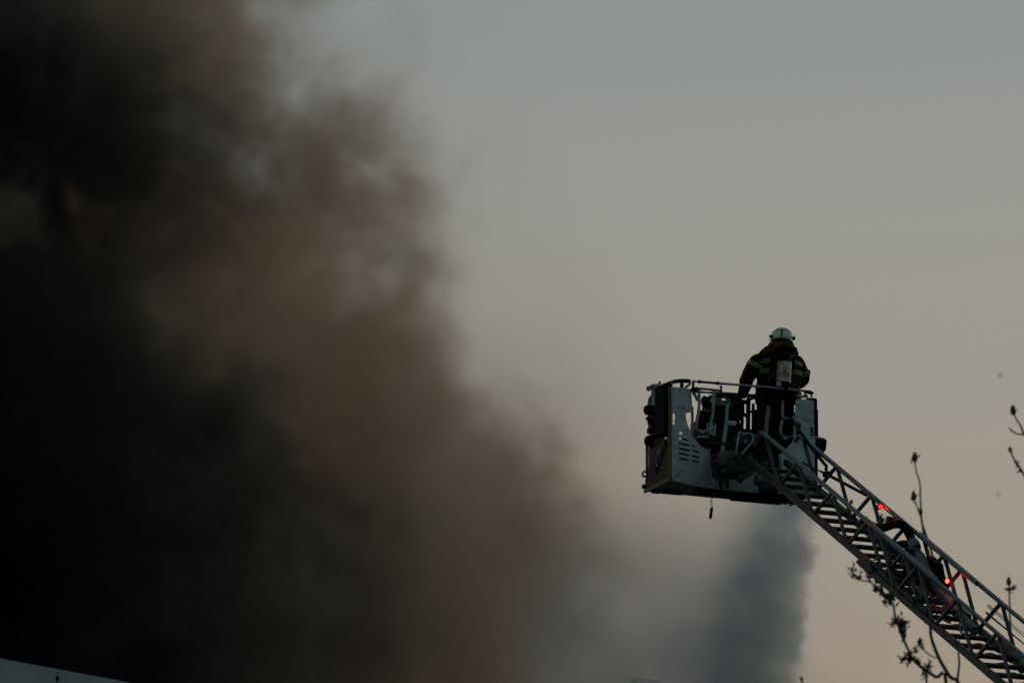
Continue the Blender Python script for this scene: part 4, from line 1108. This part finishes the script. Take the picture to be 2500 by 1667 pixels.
# ------------------------------------------------------------------ budding tree behind the ladder
M_BARK = mat('dark_bark', (.060, .045, .032), .85, 0, .4, 18, .4)
M_LEAF = mat('young_leaf', (.030, .042, .014), .6, 0, .4, 12)
M_BUD = mat('dark_bud', (.045, .042, .020), .6, 0, .3, 20)
TD = 165.0
troot = Vector((at(2230, 1667, TD).x, TD * .975, 0))
tree = thing('tree', 'tall tree with budding twigs reaching up behind the ladder', 'tree', troot)
def tw(px, py, d=TD): return at(px, py, d) - troot
ground_y = 0
trunk_top = tw(2300, 2500)
bm = bmesh.new(); tube(bm, smooth_path([(0, 0, -.1), (.1, .06, 4.0), (-.06, .1, 8.6), trunk_top], 6), [.25 - .0075 * k for k in range(19)], 10); make('trunk', bm, M_BARK, tree, True)
def px_r(p): return p * TD * .18 / 2500      # half-width in photograph pixels -> metres
def leaf(bm, c, d, ln, wd, rnd):
    d = d.normalized(); x, y = frame_rot(d); a = rnd.random() * 6.28; s = (x * math.cos(a) + y * math.sin(a)); b = (y * math.cos(a) - x * math.sin(a))
    pts = [c, c + d * ln * .35 + s * wd * .5, c + d * ln * .7 + s * wd * .35 - b * ln * .06, c + d * ln - b * ln * .14, c + d * ln * .7 - s * wd * .35 - b * ln * .06, c + d * ln * .35 - s * wd * .5]
    m1 = c + d * ln * .5 + b * wd * .12
    v = [bm.verts.new(p) for p in pts]; vm = bm.verts.new(m1)
    for k in range(6): bm.faces.new((v[k], v[(k + 1) % 6], vm))
def twig(name, pts, r0, r1, clusters=(), buds=(), d0=TD, seed=0, foot=None):
    """pts from the tip downwards, as photograph pixels; clusters (px, py, size) of small leaves; buds (px, py, size, dx, dy)"""
    rnd = random.Random(seed); P = [tw(x, y, d0 + .04 * i * math.sin(seed)) for i, (x, y) in enumerate(pts)]
    if foot is not None: P += [(P[-1] + foot) / 2 + Vector((.16, 0, -.3)), foot]
    Q = smooth_path(P, 4); n = len(Q) - 1
    bm = bmesh.new(); tube(bm, Q, [px_r(r0) + (px_r(r1) - px_r(r0)) * i / n for i in range(n + 1)], 7); br = make(name, bm, M_BARK, tree, True)
    for (x, y, s) in clusters:
        bm = bmesh.new(); c = tw(x, y, d0); sz = px_r(s * 2)
        for k in range(24):
            q = c + Vector((rnd.gauss(0, .21), rnd.gauss(0, .25), rnd.gauss(0, .30))) * sz
            leaf(bm, q, Vector((rnd.gauss(-.15, .5), rnd.gauss(0, .5), rnd.gauss(.8, .5))), sz * (.4 + rnd.random() * .5), sz * (.20 + rnd.random() * .16), rnd)
        make('leaf_cluster', bm, M_LEAF, br)
    for (x, y, s, dx, dy) in buds:
        bm = bmesh.new(); c = tw(x, y, d0); sz = px_r(s * 2); d = Vector((dx, 0, -dy)).normalized()
        lathe(bm, c - d * sz * .5, [(0, sz * .10), (sz * .2, sz * .26), (sz * .45, sz * .27), (sz * .75, sz * .15), (sz, .001)], d, 7)
        for k in range(4): leaf(bm, c - d * sz * .25, d + Vector((rnd.gauss(0, .7), rnd.gauss(0, .5), rnd.gauss(0, .3))), sz * (.5 + rnd.random() * .3), sz * .22, rnd)
        make('bud', bm, M_BUD, br)
    return br
f1 = tw(2300, 2480); f2 = tw(2300, 2300)
# twig with tufts of leaves at the lower left of the ladder
twig('branch', [(2084, 1400), (2104, 1416), (2124, 1420), (2150, 1443), (2178, 1472), (2186, 1505), (2200, 1545), (2215, 1580), (2228, 1605), (2250, 1628), (2285, 1652), (2312, 1680)], 1.6, 5.0,
     [(2086, 1400, 11), (2098, 1412, 7), (2110, 1382, 11), (2122, 1412, 10), (2142, 1435, 11), (2152, 1446, 10), (2168, 1462, 12), (2180, 1468, 12), (2162, 1472, 7), (2194, 1516, 9), (2200, 1536, 14), (2208, 1528, 10), (2182, 1518, 8), (2206, 1552, 8), (2218, 1612, 11), (2206, 1612, 9), (2226, 1602, 8), (2262, 1630, 11), (2260, 1645, 9), (2240, 1618, 8), (2234, 1590, 7)], seed=3, foot=f1)
twig('twig', [(2110, 1378), (2116, 1400), (2126, 1420)], 1.4, 2.2, [(2110, 1376, 8)], seed=5)
twig('twig', [(2215, 1612), (2234, 1612), (2250, 1626)], 1.4, 2.2, seed=6)
twig('twig', [(2245, 1556), (2247, 1575), (2262, 1592), (2280, 1603), (2290, 1604)], 1.4, 2.0, [(2246, 1568, 7), (2252, 1580, 6)], [(2245, 1562, 8, 0, -1)], seed=8)
twig('twig', [(2262, 1640), (2262, 1668), (2266, 1700)], 2.0, 3.0, [(2263, 1652, 6)], seed=9)
# long shoot with two heads that rises over the top rail
twig('branch', [(2232, 1118), (2237, 1150), (2246, 1180), (2247, 1220), (2249, 1256), (2252, 1280), (2262, 1310), (2274, 1346), (2280, 1400), (2276, 1480), (2272, 1540), (2280, 1575), (2296, 1612), (2318, 1650), (2345, 1700)], 1.6, 5.5,
     [(2232, 1124, 7)], [(2233, 1114, 13, -.1, -1), (2248, 1246, 10, 0, -1)], seed=12, foot=f2)
twig('twig', [(2232, 1216), (2240, 1240), (2249, 1266), (2254, 1300), (2260, 1335), (2268, 1370)], 1.6, 2.6, [(2228, 1218, 5)], [(2231, 1208, 13, -.1, -1)], seed=13)
twig('twig', [(2226, 1218), (2231, 1225), (2236, 1230)], .9, 1.3, seed=14)
twig('twig', [(2150, 1262), (2153, 1285), (2160, 1320), (2190, 1400), (2262, 1520)], 1.6, 3.0, [(2152, 1272, 9)], [(2150, 1270, 13, -.05, -1)], seed=15)
twig('branch', [(2342, 1560), (2340, 1590), (2342, 1620), (2338, 1667), (2345, 1740)], 2.2, 4.2, seed=16, foot=f1)
# upright shoot at the right edge
twig('branch', [(2463, 1408), (2464, 1440), (2465, 1480), (2466, 1520), (2469, 1560), (2474, 1590), (2482, 1615), (2494, 1650), (2500, 1700)], 1.8, 4.5, [(2464, 1440, 7), (2476, 1437, 6), (2467, 1520, 5), (2480, 1614, 6)], [(2463, 1417, 12, 0, -1), (2473, 1437, 6, 1, -.2), (2456, 1437, 5, -1, -.3)], seed=18, foot=f1)
twig('branch', [(2473, 1000), (2482, 1025), (2490, 1036), (2500, 1060), (2525, 1120), (2540, 1260), (2530, 1450), (2512, 1640)], 1.8, 4.0, [(2473, 1000, 6)], [(2473, 1000, 14, -.15, -1)], seed=19, foot=f1)
twig('twig', [(2464, 1043), (2472, 1053), (2486, 1059), (2500, 1060)], 1.6, 2.2, seed=20)
twig('twig', [(2465, 1090), (2471, 1110), (2482, 1132), (2495, 1150), (2512, 1185), (2532, 1260)], 2.0, 3.2, [(2484, 1136, 7), (2490, 1152, 5)], [(2466, 1098, 8, -.4, -1)], seed=21)
# tips that just reach the lower edge of the frame
twig('twig', [(1543, 1660), (1560, 1658), (1590, 1662), (1640, 1680), (1760, 1760), (1950, 1950)], 2.2, 4.0, [(1548, 1664, 7)], [(1548, 1665, 9, -1, -.1)], seed=22, foot=f1)
twig('twig', [(1744, 1646), (1750, 1660), (1765, 1690), (1850, 1800), (2000, 1980)], 2.4, 4.0, [], [(1746, 1650, 10, -.3, -1)], seed=23, foot=f1)
twig('twig', [(1953, 1652), (1964, 1672), (2000, 1720), (2100, 1860)], 2.0, 4.0, [], [(1956, 1656, 8, -.4, -1)], seed=24, foot=f1)

# ------------------------------------------------------------------ ash drifting in the air between the camera and the ladder
M_ASH = mat('ash', (.10, .10, .095), .9, 0, .3, 60)
for (px, py, d, s, lab) in ((2442, 916, 30, .0085, 'blurred grey ash flake in the sky above the budding twig tip'), (2437, 1208, 29, .0075, 'faint ash flake in the sky below the bent twig at the right edge')):
    bm = bmesh.new(); rnd = random.Random(px)
    c = at(px, py, d); ring = [Vector((math.cos(a) * s * (.6 + rnd.random() * .5), math.sin(a) * s * .4, math.sin(a) * s * (1 + rnd.random() * .6))) for a in [k * .9 for k in range(7)]]
    sheet(bm, ring, (0, 1, 0), .0012)
    o = tag(make('ash_flake', bm, M_ASH), lab, 'ash flake', 'ash flakes in the air'); o.location = c
